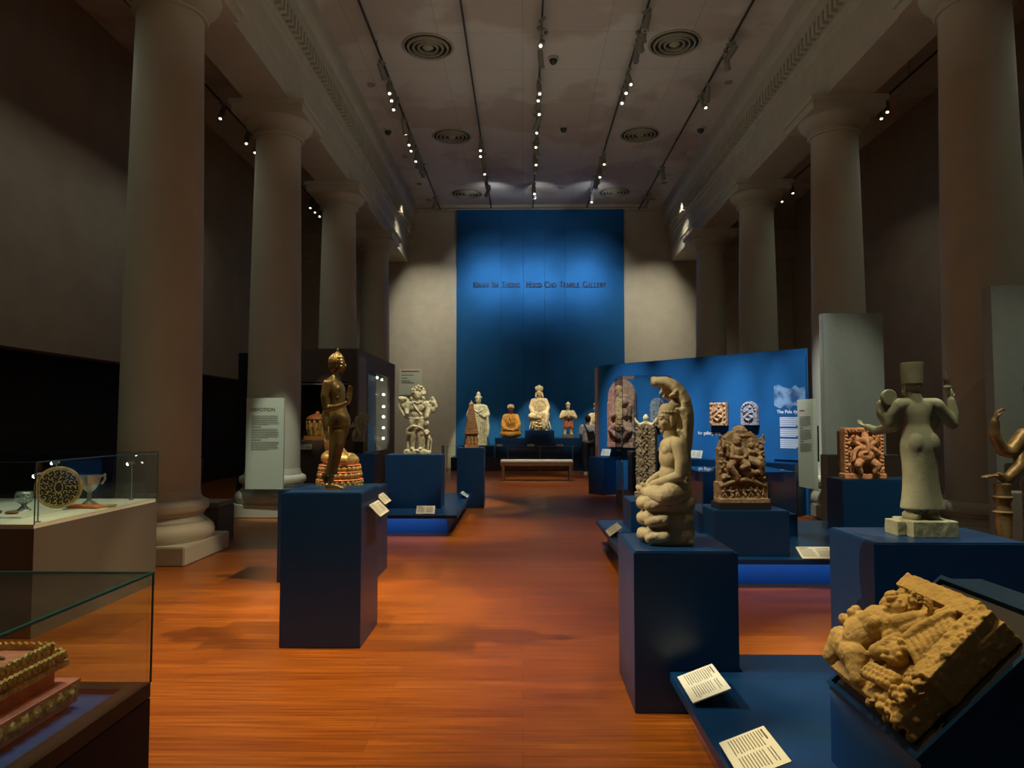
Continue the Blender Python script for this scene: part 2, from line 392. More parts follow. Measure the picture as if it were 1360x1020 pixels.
        t0 = w + d * L * .12 - s * L * .13 * thumb; t1 = t0 + (d * .6 - s * .75 * thumb + n * .3).normalized() * L * .27; t2 = t1 + (d * .95 - s * .1 * thumb + n * .3).normalized() * L * .2
        self.cap(t0, t1, r * 1.35, r * 1.1); self.cap(t1, t2, r * 1.1, r * .8)
        return self
    def mini(self, c, h, M=None, pose=0, depth=1.0):
        """small carved attendant standing out of a relief; faces -Y"""
        p = [(0, 0, .88), (0, 0, .62), (0, 0, .42)]
        c = Vector(c)
        def P(x, y, z): return c + Vector((x * h, y * h * depth, z * h))
        lean = (pose % 3 - 1) * .08
        self.ell(P(lean * 1.3, -.03, .88), h * .105); self.ell(P(lean * 1.3, 0, .99), (h * .07, h * .07, h * .07))
        self.ell(P(lean, 0, .65), (h * .13, h * .09, h * .14)); self.ell(P(0, 0, .47), (h * .12, h * .09, h * .10))
        sgn = 1 if pose % 2 else -1
        self.chain([P(lean - .14, 0, .74), P(-.26, -.04, .58), P(-.12 if pose % 4 < 2 else -.32, -.1, .62 if pose % 3 else .85)], [h * .055, h * .045, h * .045])
        self.chain([P(lean + .14, 0, .74), P(.27, -.04, .60), P(.30 if pose % 5 < 2 else .1, -.1, .80 if pose % 2 else .55)], [h * .055, h * .045, h * .045])
        if pose % 3 == 2:
            self.chain([P(-.07, 0, .42), P(-.26, -.08, .30), P(-.05, -.06, .12)], [h * .085, h * .07, h * .05])
            self.chain([P(.07, 0, .42), P(.27, -.08, .28), P(.08, -.06, .10)], [h * .085, h * .07, h * .05])
        else:
            self.chain([P(-.07, 0, .42), P(-.10 * sgn - .02, -.05, .22), P(-.08, -.02, 0)], [h * .085, h * .065, h * .05])
            self.chain([P(.07, 0, .42), P(.16, -.07, .24), P(.07, -.02, .0)], [h * .085, h * .065, h * .05])
        return self
    def build(self, name, m, parent=None, voxel=.006, smooth=3, nz=0, nscale=20, loc=(0, 0, 0), rot=None, clipz=None):
        me = bpy.data.meshes.new(name); self.bm.to_mesh(me); self.bm.free()
        o = link(me, name, None)
        r = o.modifiers.new('r', 'REMESH'); r.mode = 'VOXEL'; r.voxel_size = voxel; r.use_smooth_shade = True
        s = o.modifiers.new('s', 'SMOOTH'); s.factor = .5; s.iterations = smooth
        dg = bpy.context.evaluated_depsgraph_get()
        nm = bpy.data.meshes.new_from_object(o.evaluated_get(dg))
        bpy.data.objects.remove(o); bpy.data.meshes.remove(me)
        if nz:
            ns = [v.normal.copy() for v in nm.vertices]
            for v, n in zip(nm.vertices, ns):
                v.co += n * (noise.fractal(v.co * nscale, 1.0, 2.0, 3) * nz)
        if clipz is not None:
            for v in nm.vertices:
                if v.co.z < clipz: v.co.z = clipz
        nm.name = name
        for p in nm.polygons: p.use_smooth = True
        ob = link(nm, name, m, parent, loc)
        if rot: ob.rotation_euler = rot
        return ob
def copy_tree(o, parent=None):
    c = o.copy(); COL.objects.link(c)
    if parent: c.parent = parent
    for ch in list(o.children): copy_tree(ch, c)
    return c
def retag(o, label, group=None):
    o['label'] = label
    if group: o['group'] = group
    return o

# ------------------------------------------------------------------ room shell
tag(B().box(-9.5, 11, -7, 24.4, -.2, 0).build('floor', FLOOR), 'polished orange-brown timber plank floor', kind='structure')
tag(B().box(-9.5, 11, -7, 24.4, 8.9, 9.1).build('ceiling', CEIL), 'pale plaster ceiling with vents', kind='structure')
tag(B().box(-9.5, 11, 24.0, 24.4, 0, 8.9).build('wall_back', CREAM), 'cream end wall beside the blue panel', kind='structure')
tag(B().box(-8.3, -7.8, -7, 24, 2.72, 8.9).build('wall_left', DIMCREAM), 'cream upper side wall, toned brown as shade, over the black recess', kind='structure')
tag(B().box(-8.9, -8.15, -7, 24, 0, 2.72).build('wall_left_lower', BLACK), 'black lower side wall', kind='structure')
tag(B().box(9.12, 9.6, -7, 24, 0, 8.9).build('wall_right', DIMCREAM), 'cream plaster side wall, toned brown as shade, behind the right columns', kind='structure')
CX = .565
def entab(side, name):
    b = B(); cx = CX + side * 4.865
    prof = [(.38, 7.0), (.38, 7.38), (.41, 7.40), (.41, 7.80), (.45, 7.83), (.46, 7.92), (.49, 7.94), (.49, 8.20), (.60, 8.24), (.60, 8.44), (.66, 8.50), (.69, 8.58), (.69, 8.9)]
    pts = [(cx - side * d, z) for d, z in prof] + [(cx + side * d, z) for d, z in reversed(prof)]
    M = Matrix(((1, 0, 0, 0), (0, 0, 1, -7), (0, 1, 0, 0), (0, 0, 0, 1)))
    b.prism(pts, 31.0, M)
    y = -1.0
    while y < 23.9:
        for sd in (side, -side):
            b.box(cx - sd * .485, cx - sd * .60, y, y + .08, 7.98, 8.20)
        y += .17
    return tag(b.build(name, CREAM), 'cream entablature beam with dentil cornice on the %s columns' % ('left' if side < 0 else 'right'), kind='structure')
entab(-1, 'trim_1'); entab(1, 'trim_2')
b = B()
b.box(-3.7, 4.8, 23.78, 24, 8.80, 8.9); b.box(-3.75, 4.85, 23.9, 24, 8.72, 8.8)
for x0, x1 in ((-7.8, -4.9), (6.0, 9.12)):
    b.box(x0, x1, 23.75, 24, 7.0, 7.4); b.box(x0, x1, 23.68, 24, 7.4, 7.9); b.box(x0, x1, 23.6, 24, 8.44, 8.9); b.box(x0, x1, 23.56, 24, 7.9, 7.96); b.box(x0, x1, 23.72, 24, 7.96, 8.44)
    x = x0 + .05
    while x < x1 - .1:
        b.box(x, x + .1, 23.62, 23.73, 8.2, 8.42); x += .2
tag(b.build('trim_3', CREAM), 'cornice returning along the end wall', kind='structure')
b = B(); b.box(-3.9, -2.3, 23.9, 24, 0, .45); b.box(3.45, 9, 23.9, 24, 0, .45)
tag(b.build('baseboard_back', CREAM), 'tall baseboard of the end wall', kind='structure')

# columns
def make_column(label, x, y):
    t = thing('column', label, 'column', (x, y, 0))
    B().box(-.60, .60, -.60, .60, 0, .21).build('plinth', SHAFT, t, bevel=.012)
    B().lathe([(.40, .21), (.585, .21), (.615, .26), (.62, .31), (.605, .36), (.56, .405), (.525, .41), (.525, .435), (.50, .45), (.485, .49), (.51, .515), (.51, .53), (.545, .555), (.555, .60), (.54, .645), (.50, .67), (.475, .675), (.475, .70), (.40, .70)]).build('column_base', SHAFT, t, smooth=True)
    prof = [(.465, .70), (.452, .78)] + [(.450 - .072 * (k / 12) ** 1.6, .78 + (6.48 - .78) * k / 12) for k in range(13)] + [(.40, 6.52)]
    B().lathe(prof).build('shaft', SHAFT, t, smooth=True)
    bb = B(); bb.lathe([(.38, 6.50), (.42, 6.50), (.435, 6.53), (.42, 6.56), (.40, 6.565), (.40, 6.60), (.45, 6.63), (.52, 6.68), (.565, 6.74), (.58, 6.79), (.5, 6.80)])
    bb.box(-.60, .60, -.60, .60, 6.79, 6.92); bb.box(-.64, .64, -.64, .64, 6.92, 7.0)
    bb.build('capital', SHAFT, t, smooth=True)
    return t
place = [('nearest', 8.4), ('second', 12.25), ('third', 16.4), ('farthest', 20.5)]
c0 = make_column('massive white round column, nearest of the left row, beside the white-topped glass case', CX - 4.865, 8.4)
lab = {('l', 1): 'white round column behind the DEVOTION text panel on the left', ('l', 2): 'white round column rising behind the dark brown showcase on the left', ('l', 3): 'farthest white round column of the left row, nearest the end wall',
       ('r', 0): 'massive white round column nearest on the right, behind the back-turned stone statue', ('r', 1): 'white round column on the right with a tall pale panel before it', ('r', 2): 'white round column rising behind the slanted blue wall, third on the right', ('r', 3): 'farthest and slimmest white round column of the right row'}
for sd, x in (('l', CX - 4.865), ('r', CX + 4.865)):
    for k, (_, y) in enumerate(place):
        if sd == 'l' and k == 0: continue
        c = copy_tree(c0); c.location = (x, y, 0); retag(c, lab[(sd, k)])
        c['group'] = 'white columns'
c0['group'] = 'white columns'

# ------------------------------------------------------------------ ceiling fittings
VENTM = mat('vent_metal', (.40, .35, .25), .55)
def vent(label, x, y):
    t = thing('ceiling_vent', label, 'air vent', (x, y, 8.9), 0, 'round ceiling vents')
    bb = B(); bb.lathe([(.46, -.001), (.50, -.001), (.51, -.010), (.485, -.028), (.46, -.016)], seg=56, ring=True); bb.build('outer_ring', VENTM, t, smooth=True)
    B().cyl((0, 0, -.002), (0, 0, -.006), .462, seg=48).build('dark_throat', NICHE, t)
    for R in (.395, .295, .195):
        B().lathe([(R - .022, -.006), (R + .008, -.006), (R + .016, -.012), (R + .002, -.05), (R - .022, -.05)], seg=48, ring=True).build('cone_ring', VENTM, t, smooth=True)
    B().lathe([(.005, -.006), (.10, -.006), (.105, -.02), (.07, -.05), (.005, -.055)], seg=24).build('hub', VENTM, t, smooth=True)
    return t
v0 = vent('round ceiling vent nearest the camera, left of centre', -1.85, 13.55)
for lb, x, y in (('round ceiling vent nearest the camera, right of centre', 2.95, 13.5), ('round ceiling vent in the middle row, left of centre', -1.82, 18.0 - .05), ('round ceiling vent in the middle row, right of centre', 3.0, 17.9),
                 ('round ceiling vent beside the blue wall, left of centre', -1.8, 22.6), ('round ceiling vent beside the blue wall, right of centre', 2.95, 22.5)):
    c = copy_tree(v0); c.location = (x, y, 8.9); retag(c, lb)
tracks = [('leftmost nave track', -2.80, 8.75, 8, 23.9), ('second nave track from the left', -1.06, 8.75, 8, 23.7), ('centre nave track', .35, 8.75, 8, 23.7), ('fourth nave track from the left', 2.17, 8.75, 8, 23.7), ('rightmost nave track', 3.95, 8.75, 8, 23.9), ('left aisle track', -6.55, 8.5, 4, 23), ('right aisle track', 7.78, 8.5, 4, 23)]
for nm, x, z, y0, y1 in tracks:
    t = thing('lighting_track', 'thin black lighting rail, the ' + nm, 'lighting track', (x, 0, 0))
    B().box(-.018, .018, y0, y1, z, z + .03).build('rail', TRACK, t)
    yy = y0 + .5
    while yy < y1:
        B().cyl((0, yy, z + .02), (0, yy, 8.9), .006, seg=8).build('hanger_rod', TRACK, t); yy += 2.4
def lamp(lit):
    t = thing('track_spotlight', 'x', 'spotlight')
    B().box(-.03, .03, -.09, .09, -.045, -.001).build('adapter', LAMPB, t)
    B().cyl((0, 0, -.04), (0, 0, -.15), .012).build('yoke', LAMPB, t)
    h = B(); h.lathe([(.03, .16), (.052, .15), (.055, .10), (.055, -.13), (.064, -.135), (.064, -.17), (.052, -.17)], seg=20)
    hd = h.build('lamp_head', LAMPB, t, (0, 0, -.21), smooth=True)
    B().cyl((0, 0, -.168), (0, 0, -.174), .028).build('lens', LENS if lit else LENSDIM, hd)
    return t
lampL = lamp(True); lampD = lamp(False); used = {'L': False, 'D': False}
fix = {0: [(13.8, 0, -30), (14.55, 1, 18), (14.9, 1, 20), (15.3, 1, 14), (16.5, 1, -40), (17.3, 1, 12), (17.7, 1, 14), (18.4, 1, 10), (18.8, 0, -40), (19.2, 0, 0), (19.5, 0, 6), (22.4, 0, -30)],
       1: [(17.7, 1, 14), (18.1, 1, 14), (18.7, 0, -20), (19.4, 1, 10), (20.7, 0, 40), (21.3, 0, 24)],
       2: [(12.35, 0, 50), (12.8, 1, 35), (13.35, 0, -20), (14.6, 1, 16), (14.9, 1, 12), (15.2, 0, -24), (15.6, 1, 16), (16.3, 0, -30), (16.6, 1, 12), (17.5, 1, 14), (18.0, 0, -20), (18.7, 1, 10), (19.3, 0, -10), (21.2, 1, 20), (21.5, 0, 2)],
       3: [(12.1, 0, -10), (12.45, 0, -12), (12.8, 0, -10), (13.2, 0, -8), (14.2, 1, 14), (14.6, 1, 16), (15.1, 1, 22), (18.7, 1, 12), (19.1, 0, -30), (19.7, 1, 12), (20.2, 0, 0), (20.6, 0, 12), (22.0, 1, 14)],
       4: [(13.2, 0, -40), (13.5, 0, -24), (14.9, 0, -4), (15.3, 1, 14), (19.8, 0, -8), (22.0, 0, 30), (22.5, 0, -34)],
       5: [(11.9, 1, 10), (15.1, 1, 10), (16.5, 1, 10), (17.1, 1, 14), (18.0, 1, 10), (21.6, 1, 8), (22.1, 1, 12), (22.7, 1, 30)],
       6: [(15.0, 1, 12), (15.3, 1, 4), (17.2, 0, -10), (20.4, 1, 8), (21.2, 1, 10), (21.9, 1, 20)]}
ordn = ['first', 'second', 'third', 'fourth', 'fifth', 'sixth', 'seventh', 'eighth', 'ninth', 'tenth', 'eleventh', 'twelfth', 'thirteenth', 'fourteenth', 'fifteenth']
for k, lst in fix.items():
    nm, x, z, _, _ = tracks[k]
    for i, (y, lit, ang) in enumerate(lst):
        src = lampL if lit else lampD; key = 'L' if lit else 'D'
        if used[key]: c = copy_tree(src)
        else: c = src; used[key] = True
        c.location = (x, y, z); c.rotation_euler = (0, 0, rnd.uniform(-.35, .35) if lit else rnd.uniform(-1.2, 1.2))
        for ch in c.children:
            if ch.name.startswith('lamp_head'): ch.rotation_euler = (math.radians(-ang - (14 if lit else 0)), rnd.uniform(-.15, .15), 0)
        retag(c, '%s cylindrical spotlight, %s from the near end of the %s' % ('glowing' if lit else 'unlit', ordn[i], nm), 'cylindrical spotlights on the ceiling tracks')
def dome(label, x, y):
    t = thing('dome_camera', label, 'security camera', (x, y, 8.9))
    B().cyl((0, 0, 0), (0, 0, -.05), .11, seg=24).build('mount', CREAM, t)
    B().ball((0, 0, -.05), (.085, .085, .10)).build('dark_dome', LENSDIM, t, smooth=True)
    return t
dm = dome('black dome camera on the ceiling left of the leftmost track', -3.38, 17.5)
for lb, x, y in (('black dome camera on the ceiling right of the rightmost track', 4.45, 17.5), ('small black dome on the ceiling right of the centre track', 1.02, 17.4), ('black dome camera hanging beside the centre lighting track near the camera', .62, 14.0)):
    c = copy_tree(dm); c.location = (x, y, 8.9); retag(c, lb)
def down(label, x, y):
    t = thing('downlight', label, 'downlight', (x, y, 8.9))
    B().torus(.075, .014, Matrix.Translation((0, 0, -.01)), 24, 6).build('rim', LAMPB, t, smooth=True)
    B().cyl((0, 0, -.002), (0, 0, -.006), .06).build('lens', mat('dull_lens', (.45, .42, .36), .2), t)
    return t
dl = down('round recessed downlight beside the left cornice, near the camera', -3.3, 15.1)
for lb, x, y in (('recessed downlight left, level with the middle vents', -3.25, 19.3), ('recessed downlight left, level with the farthest vents', -3.2, 21.6), ('recessed downlight in the far left corner of the ceiling', -3.1, 23.2),
                 ('round recessed downlight beside the right cornice, near the camera', 4.45, 15.1), ('recessed downlight right, level with the middle vents', 4.4, 19.2), ('recessed downlight right, level with the farthest vents', 4.35, 21.6), ('recessed downlight in the far right corner of the ceiling', 4.3, 23.2), ('recessed downlight between centre and fourth track', 1.2, 22.0)):
    c = copy_tree(dl); c.location = (x, y, 8.9); retag(c, lb)

# ------------------------------------------------------------------ blue lettered wall
t = thing('blue_feature_wall', 'tall blue panel wall with raised gallery name at the far end', 'wall panel', (0, 23.9, 0))
edges = [-2.24, -.72, .02, .74, 1.44, 3.42]
for k in range(5):
    B().box(edges[k] + .003, edges[k + 1] - .003, -.06, .09, 0, 8.74).build('wall_board', BLUEWALL, t)
LET = {'K': (.72, [(.1, 0, .1, 1, 1), (.12, .42, .62, 1, 0), (.28, .55, .68, 0, 1)]), 'W': (1.0, [(.04, 1, .28, 0, 1), (.28, 0, .5, .95, 0), (.5, .95, .74, 0, 1), (.74, 0, .97, 1, 0)]),
       'A': (.74, [(.04, 0, .36, 1, 0), (.36, 1, .7, 0, 1), (.16, .34, .56, .34, 0)]), 'N': (.78, [(.1, 0, .1, 1, 0), (.1, 1, .68, 0, 1), (.68, 0, .68, 1, 0)]),
       'I': (.3, [(.15, 0, .15, 1, 1)]), 'M': (.95, [(.08, 0, .14, 1, 0), (.14, 1, .47, .05, 1), (.47, .05, .8, 1, 0), (.8, 1, .86, 0, 1)]),
       'T': (.66, [(.33, 0, .33, 1, 1), (.02, .97, .64, .97, 0)]), 'H': (.8, [(.12, 0, .12, 1, 1), (.68, 0, .68, 1, 1), (.12, .52, .68, .52, 0)]),
       'E': (.62, [(.12, 0, .12, 1, 1), (.12, .97, .56, .97, 0), (.12, .53, .46, .53, 0), (.12, .03, .58, .03, 0)]), 'L': (.6, [(.12, 0, .12, 1, 1), (.12, .03, .56, .03, 0)]),
       'P': (.62, [(.12, 0, .12, 1, 1)]), 'R': (.72, [(.12, 0, .12, 1, 1), (.34, .5, .68, 0, 1)]), 'D': (.78, [(.12, 0, .12, 1, 1)]), 'Y': (.68, [(.04, 1, .34, .48, 1), (.64, 1, .34, .48, 0), (.34, 0, .34, .5, 1)]),
       'O': (.8, []), 'G': (.78, [(.66, .03, .66, .42, 1)]), 'C': (.72, [])}
ARC = {'P': (.12, .74, .42, .25, -90, 90), 'R': (.12, .74, .44, .25, -90, 90), 'D': (.12, .5, .58, .49, -90, 90), 'O': (.4, .5, .35, .5, 0, 360), 'G': (.42, .5, .36, .5, 40, 320), 'C': (.42, .5, .36, .5, 45, 315)}
def letter(ch, h):
    wd, segs = LET[ch]; bb = B(); i = 0
    def stroke(x0, y0, x1, y1, tk):
        d = Vector((x1 - x0, y1 - y0)); a = math.atan2(d.y, d.x)
        bb.obox(((x0 + x1) / 2 * h, 0, (y0 + y1) / 2 * h), (d.length * h, .03, tk * h), (0, -a, 0))
    for x0, y0, x1, y1, thick in segs:
        stroke(x0, y0, x1, y1, .19 if thick else .10)
        for px, py in ((x0, y0), (x1, y1)):
            if (py in (0, 1)): stroke(px - .11, .02 if py == 0 else .98, px + .11, .02 if py == 0 else .98, .06)
    if ch in ARC:
        cx, cy, rx, ry, a0, a1 = ARC[ch]; n = 12; pr = None
        for k in range(n + 1):
            a = math.radians(a0 + (a1 - a0) * k / n); p = (cx + rx * math.cos(a), cy + ry * math.sin(a))
            if pr: stroke(pr[0], pr[1], p[0], p[1], .10 + .10 * abs(math.cos(a)))
            pr = p
    return bb, wd
LM = mat('dark_steel_letters', (.012, .014, .025), .6, spec=.2)
words = 'Kwan Im Thong  Hood Cho Temple Gallery'
def width(s):
    x = 0
    for ch in s:
        if ch == ' ': x += .55; continue
        h = 1.0 if ch.isupper() else .76
        x += LET[ch.upper()][0] * h + .10
    return x
tl = thing('gallery_lettering', 'raised serif lettering KWAN IM THONG HOOD CHO TEMPLE GALLERY on the blue wall', 'lettering', (-1.67, 23.815, 6.08))
hh = 4.50 / width(words); x = 0; cache = {}
for ch in words:
    if ch == ' ': x += .55 * hh; continue
    h = hh * (1.0 if ch.isupper() else .76)
    if ch in cache:
        o = cache[ch].copy(); COL.objects.link(o)
    else:
        bb, wd = letter(ch.upper(), h * 1.05); o = bb.build('letter', LM, tl); cache[ch] = o
    o.location = (x, 0, 0); x += (LET[ch.upper()][0] + 0) * h + .10 * hh

# ------------------------------------------------------------------ pedestals, platforms, labels
def pedestal(label, x0, x1, y0, y1, z1, z0=0, m=NAVY, name='pedestal', cat='pedestal', top=True):
    t = thing(name, label, cat, ((x0 + x1) / 2, (y0 + y1) / 2, z0)); hx, hy = (x1 - x0) / 2, (y1 - y0) / 2; H = z1 - z0
    B().box(-hx, hx, -hy, hy, 0, H - .006).build('plinth_body', m, t, bevel=.004)
    if top: B().box(-hx + .012, hx - .012, -hy + .012, hy - .012, H - .006, H).build('top_panel', m, t)
    return t
def platform(label, poly, z, inset_poly):
    t = thing('platform', label, 'platform')
    B().prism(poly, .045, Matrix.Translation((0, 0, z - .045))).build('deck', NAVY, t)
    B().prism(inset_poly, z - .045).build('recessed_base', TOEKICK, t)
    return t
def card(label, c, w, h, tilt, rz, deck=None, legs=True, reach=.05, m=None, ink=None, name='label_card'):
    """text card lying back by tilt from vertical-normal; local x = reading direction, local y = up the card"""
    t = thing(name, label, 'label'); t.location = c
    t.rotation_euler = (0, 0, rz)
    R = Matrix.Rotation(tilt, 4, 'X')
    bb = B(); bb.prism([(-w / 2, -h / 2), (w / 2, -h / 2), (w / 2, h / 2), (-w / 2, h / 2)], .006, R); bb.build('plate', m or WHITEP, t)
    r2 = random.Random(int(abs(c[0] * 991 + c[1] * 77)))
    bb = B(); up = .0065; ys = h / 2 - h * .10
    def line(xa, xb, y, th):
        bb.prism([(xa, y), (xb, y), (xb, y + th), (xa, y + th)], .0006, R @ Matrix.Translation((0, 0, up)))
    th = h * .017
    line(-w * .44, -w * .16, ys - th, th * 2.0); line(-w * .44, -w * .24, ys - h * .07, th)
    y = h / 2 - h * .24
    n = max(4, int(9)); cols = [(-.44, -.03), (.03, .42)]
    for ci, (a, b2) in enumerate(cols):
        yy = h / 2 - h * (.22 if ci == 0 else .16)
        while yy > -h / 2 + h * .12:
            if ci == 1 and abs(yy - h * .2) < h * .03: yy -= h * .05
            line(a * w, (b2 - r2.uniform(0, .06)) * w, yy, th); yy -= h * .062
    bb.build('text_lines', ink or INK, t)
    if deck is not None: B().box(-w * .25, w * .25, h * .10, h * .14, deck - c[2], h * .10 * math.tan(tilt) - .001).build('card_stand', DKFRAME, t)
    else: B().box(-w * .12, w * .12, 0, reach, -.012, -.002).build('card_bracket', DKFRAME, t)
    return t
tall_w = pedestal('tall navy pedestal under the walking bronze Buddha', -1.715, -1.143, 5.06, 5.66, 1.086)
pedestal('navy pedestal right behind the walking Buddha, under the gilded lotus throne', -2.43, -1.475, 7.07, 7.80, .91)
platform('low navy platform under the many-armed stone god on the left', [(-3.1, 9.9), (-.91, 9.9), (-.91, 12.9), (-3.1, 12.9)], .285, [(-3.1, 10.2), (-1.08, 10.2), (-1.08, 12.75), (-3.1, 12.75)])
pedestal('wide navy pedestal under the many-armed stone god', -2.06, -1.22, 10.66, 11.16, 1.08, .285)
pedestal('slim navy pedestal under the terracotta pagoda model', -1.20, -.71, 13.0, 13.5, 1.095)
pedestal('navy pedestal far left beside the dark brown showcase', -3.05, -2.50, 12.0, 12.6, 1.03, .285)
pedestal('navy pedestal under the snake-sheltered Buddha', .612, 1.185, 3.98, 4.62, .876)
platform('low navy platform in the near right corner with two white text cards', [(.80, 1.2), (3.2, 1.2), (3.2, 4.26), (1.20, 4.26), (1.20, 3.965), (.80, 3.965)], .23, [(.92, 1.3), (3.1, 1.3), (3.1, 4.15), (1.3, 4.15), (1.3, 3.9), (.92, 3.9)])
pedestal('wide navy pedestal under the back-turned standing stone god', 2.075, 2.985, 4.28, 4.9, .876)
platform('low navy platform under the carved stele and the dark slender relief', [(.97, 6.85), (4.3, 6.85), (4.3, 9.5), (.97, 9.5)], .28, [(1.1, 7.1), (4.2, 7.1), (4.2, 9.4), (1.1, 9.4)])
pedestal('wide navy pedestal under the arched carved stele', 1.857, 2.585, 7.0, 7.42, .72, .28)
pedestal('navy pedestal under the dark slender standing relief', 1.28, 1.80, 8.5, 9.2, .64, .28)
pedestal('navy pedestal under the dancing elephant-god panel', 3.71, 4.75, 8.36, 8.8, .91, .28)

TILT = math.radians(20)
# cards: reading direction local x, card top towards local +y
card('white text card on the near right platform beside the snake-sheltered Buddha', (.903, 3.65, .283), .345, .195, math.radians(21), -PI / 2, deck=.23)
card('white text card at the bottom edge of the picture on the near right platform', (.913, 2.90, .285), .31, .20, math.radians(21), -PI / 2, deck=.23)
card('white text card jutting from the walking Buddha pedestal', (-1.085, 5.39, .935), .33, .12, math.radians(45), PI / 2, reach=.062)
card('white text card jutting from the pedestal behind the walking Buddha', (-1.42, 7.30, .80), .33, .12, math.radians(45), PI / 2, reach=.062)
card('white text card on the platform before the many-armed stone god', (-1.36, 10.02, .345), .26, .13, math.radians(50), 0, deck=.285)
card('narrow white text card at the right edge of the left platform', (-.99, 12.2, .335), .38, .14, math.radians(35), PI / 2, deck=.285)
card('white text card at the front of the stele platform', (2.82, 6.95, .325), .34, .19, math.radians(25), 0, deck=.28)
card('white text card at the left edge of the stele platform', (1.05, 8.33, .335), .42, .17, math.radians(35), -PI / 2, deck=.28)

def glass_box(t, x0, x1, y0, y1, z0, z1, top=True, edge=GLEDGE, ew=.006):
    g = .008
    def pane(a): B().box(*a).build('glass_pane', GLASS, t)
    pane((x0, x0 + g, y0, y1, z0, z1)); pane((x1 - g, x1, y0, y1, z0, z1)); pane((x0 + g, x1 - g, y0, y0 + g, z0, z1)); pane((x0 + g, x1 - g, y1 - g, y1, z0, z1))
    if top: pane((x0, x1, y0, y1, z1, z1 + g))
    bb = B()
    for x in (x0, x1):
        bb.box(x - ew, x + ew, y0, y1, z1, z1 + g)
        for y in (y0, y1): bb.box(x - ew / 2, x + ew / 2, y - ew / 2, y + ew / 2, z0, z1)
    for y in (y0, y1): bb.box(x0, x1, y - ew, y + ew, z1, z1 + g)
    bb.build('glass_edges', edge, t)
# ------------------------------------------------------------------ carved figures
def V3(*a): return Vector(a)
# walking buddha, faces +X
t = thing('walking_buddha_statue', 'dark bronze walking Buddha statue with raised hand on the tall navy pedestal', 'statue', (-1.385, 5.36, 1.086), -.14)
s = S()
s.loft([(.0, 0, .47, .082, .088), (.0, 0, .53, .080, .086), (-.004, 0, .575, .066, .076), (-.012, 0, .62, .058, .070), (-.024, 0, .67, .062, .080), (-.036, 0, .73, .070, .098), (-.044, 0, .775, .064, .108), (-.050, 0, .81, .046, .098), (-.046, 0, .835, .032, .055), (-.038, 0, .85, .028, .032)])
s.ell((-.002, .036, .745), (.030, .044, .040)); s.ell((-.002, -.036, .745), (.030, .044, .040))
s.cap((-.05, -.085, .79), (-.05, .085, .79), .036); s.cap((-.04, 0, .80), (-.020, 0, .87), .036, .032)
# near arm raised in blessing
s.chain([(-.052, -.115, .785), (-.062, -.135, .69), (-.052, -.125, .60)], [.033, .029, .025]); s.chain([(-.052, -.125, .60), (.03, -.120, .612), (.108, -.10, .642)], [.025, .022, .016])
s.hand((.112, -.096, .655), (.06, .03, 1), (1, -.45, -.05), .118, .08, .0, 1)
# far arm hanging behind
s.chain([(-.052, .105, .785), (-.13, .12, .66), (-.165, .11, .55), (-.15, .10, .44)], [.032, .028, .026, .019]); s.hand((-.148, .10, .43), (.25, 0, -1), (1, 0, .2), .12, .3, .02, 1)
# robe over legs
s.loft([(-.063, 0, .105, .046, .062), (-.055, 0, .14, .042, .058), (-.034, 0, .225, .044, .060), (-.018, 0, .33, .056, .068), (-.004, 0, .42, .070, .078), (.001, 0, .50, .081, .087), (.0, 0, .53, .078, .086)])
s.chain([(.010, -.036, .43), (.010, -.042, .34), (-.012, -.038, .24), (-.040, -.034, .12)], [.048, .042, .034, .026])
s.chain([(-.020, .040, .43), (-.03, .045, .33), (-.06, .04, .22), (-.10, .038, .12)], [.050, .044, .034, .028])
# feet
s.chain([(-.045, -.03, .10), (-.05, -.03, .035)], [.022, .022]); s.chain([(-.075, -.03, .022), (-.01, -.032, .018), (.045, -.035, .010)], [.024, .024, .015])
for q in range(4): s.cap((.035, -.052 + q * .011, .010), (.062 - q * .004, -.058 + q * .013, .007), .0065)
s.chain([(-.088, .035, .13), (-.118, .03, .095), (-.135, .03, .085)], [.026, .023, .018]); s.chain([(-.125, .03, .085), (-.10, .03, .035), (-.065, .03, .010)], [.022, .020, .013])
s.build('body', BRONZE, t, .0042, 3)
s = S(); s.head((-.012, 0, .935), .132, 0.0); s.cap((-.02, 0, .86), (-.014, 0, .90), .030, .03)
hd = s.build('head', BRONZE, t, .003, 2)
s = S(); s.ell((-.028, 0, .955), (.056, .050, .060)); s.ell((-.022, 0, 1.005), (.028, .028, .028)); s.ell((-.045, 0, .92), (.042, .046, .05))
r2 = random.Random(3)
for i in range(10):
    th = .30 + i * .185; m_ = max(5, int(24 * math.sin(th)))
    for j in range(m_):
        ph = 2 * PI * (j + .5 * (i % 2)) / m_
        n = Vector((math.sin(th) * math.cos(ph), math.sin(th) * math.sin(ph), math.cos(th)))
        if n.x > .50 and n.z < .50: continue
        if n.x > -.1 and n.z < -.05: continue
        s.ell((-.028 + n.x * .057, n.y * .051, .955 + n.z * .061), .0082)
for j in range(8):
    a = 2 * PI * j / 8; s.ell((-.022 + .026 * math.cos(a), .026 * math.sin(a), 1.013), .008)
s.cone((-.022, 0, 1.02), (-.02, 0, 1.05), .014, .009); s.cone((-.02, 0, 1.048), (-.014, 0, 1.10), .007, .001); s.ell((-.02, 0, 1.05), (.012, .012, .005))
s.build('curled_hair', BRONZE, hd, .0026, 1)
bb = B()
pts = [(.045, -.075, .800), (.030, -.085, .75), (.022, -.082, .71), (.012, -.06, .695)]
s = S(); s.chain([(-.035, -.062, .815), (.0, -.055, .79), (.022, -.045, .74), (.026, -.02, .70), (.012, -.078, .685)], .0045)
s.build('robe_edge', BRONZE, t, .003, 1)
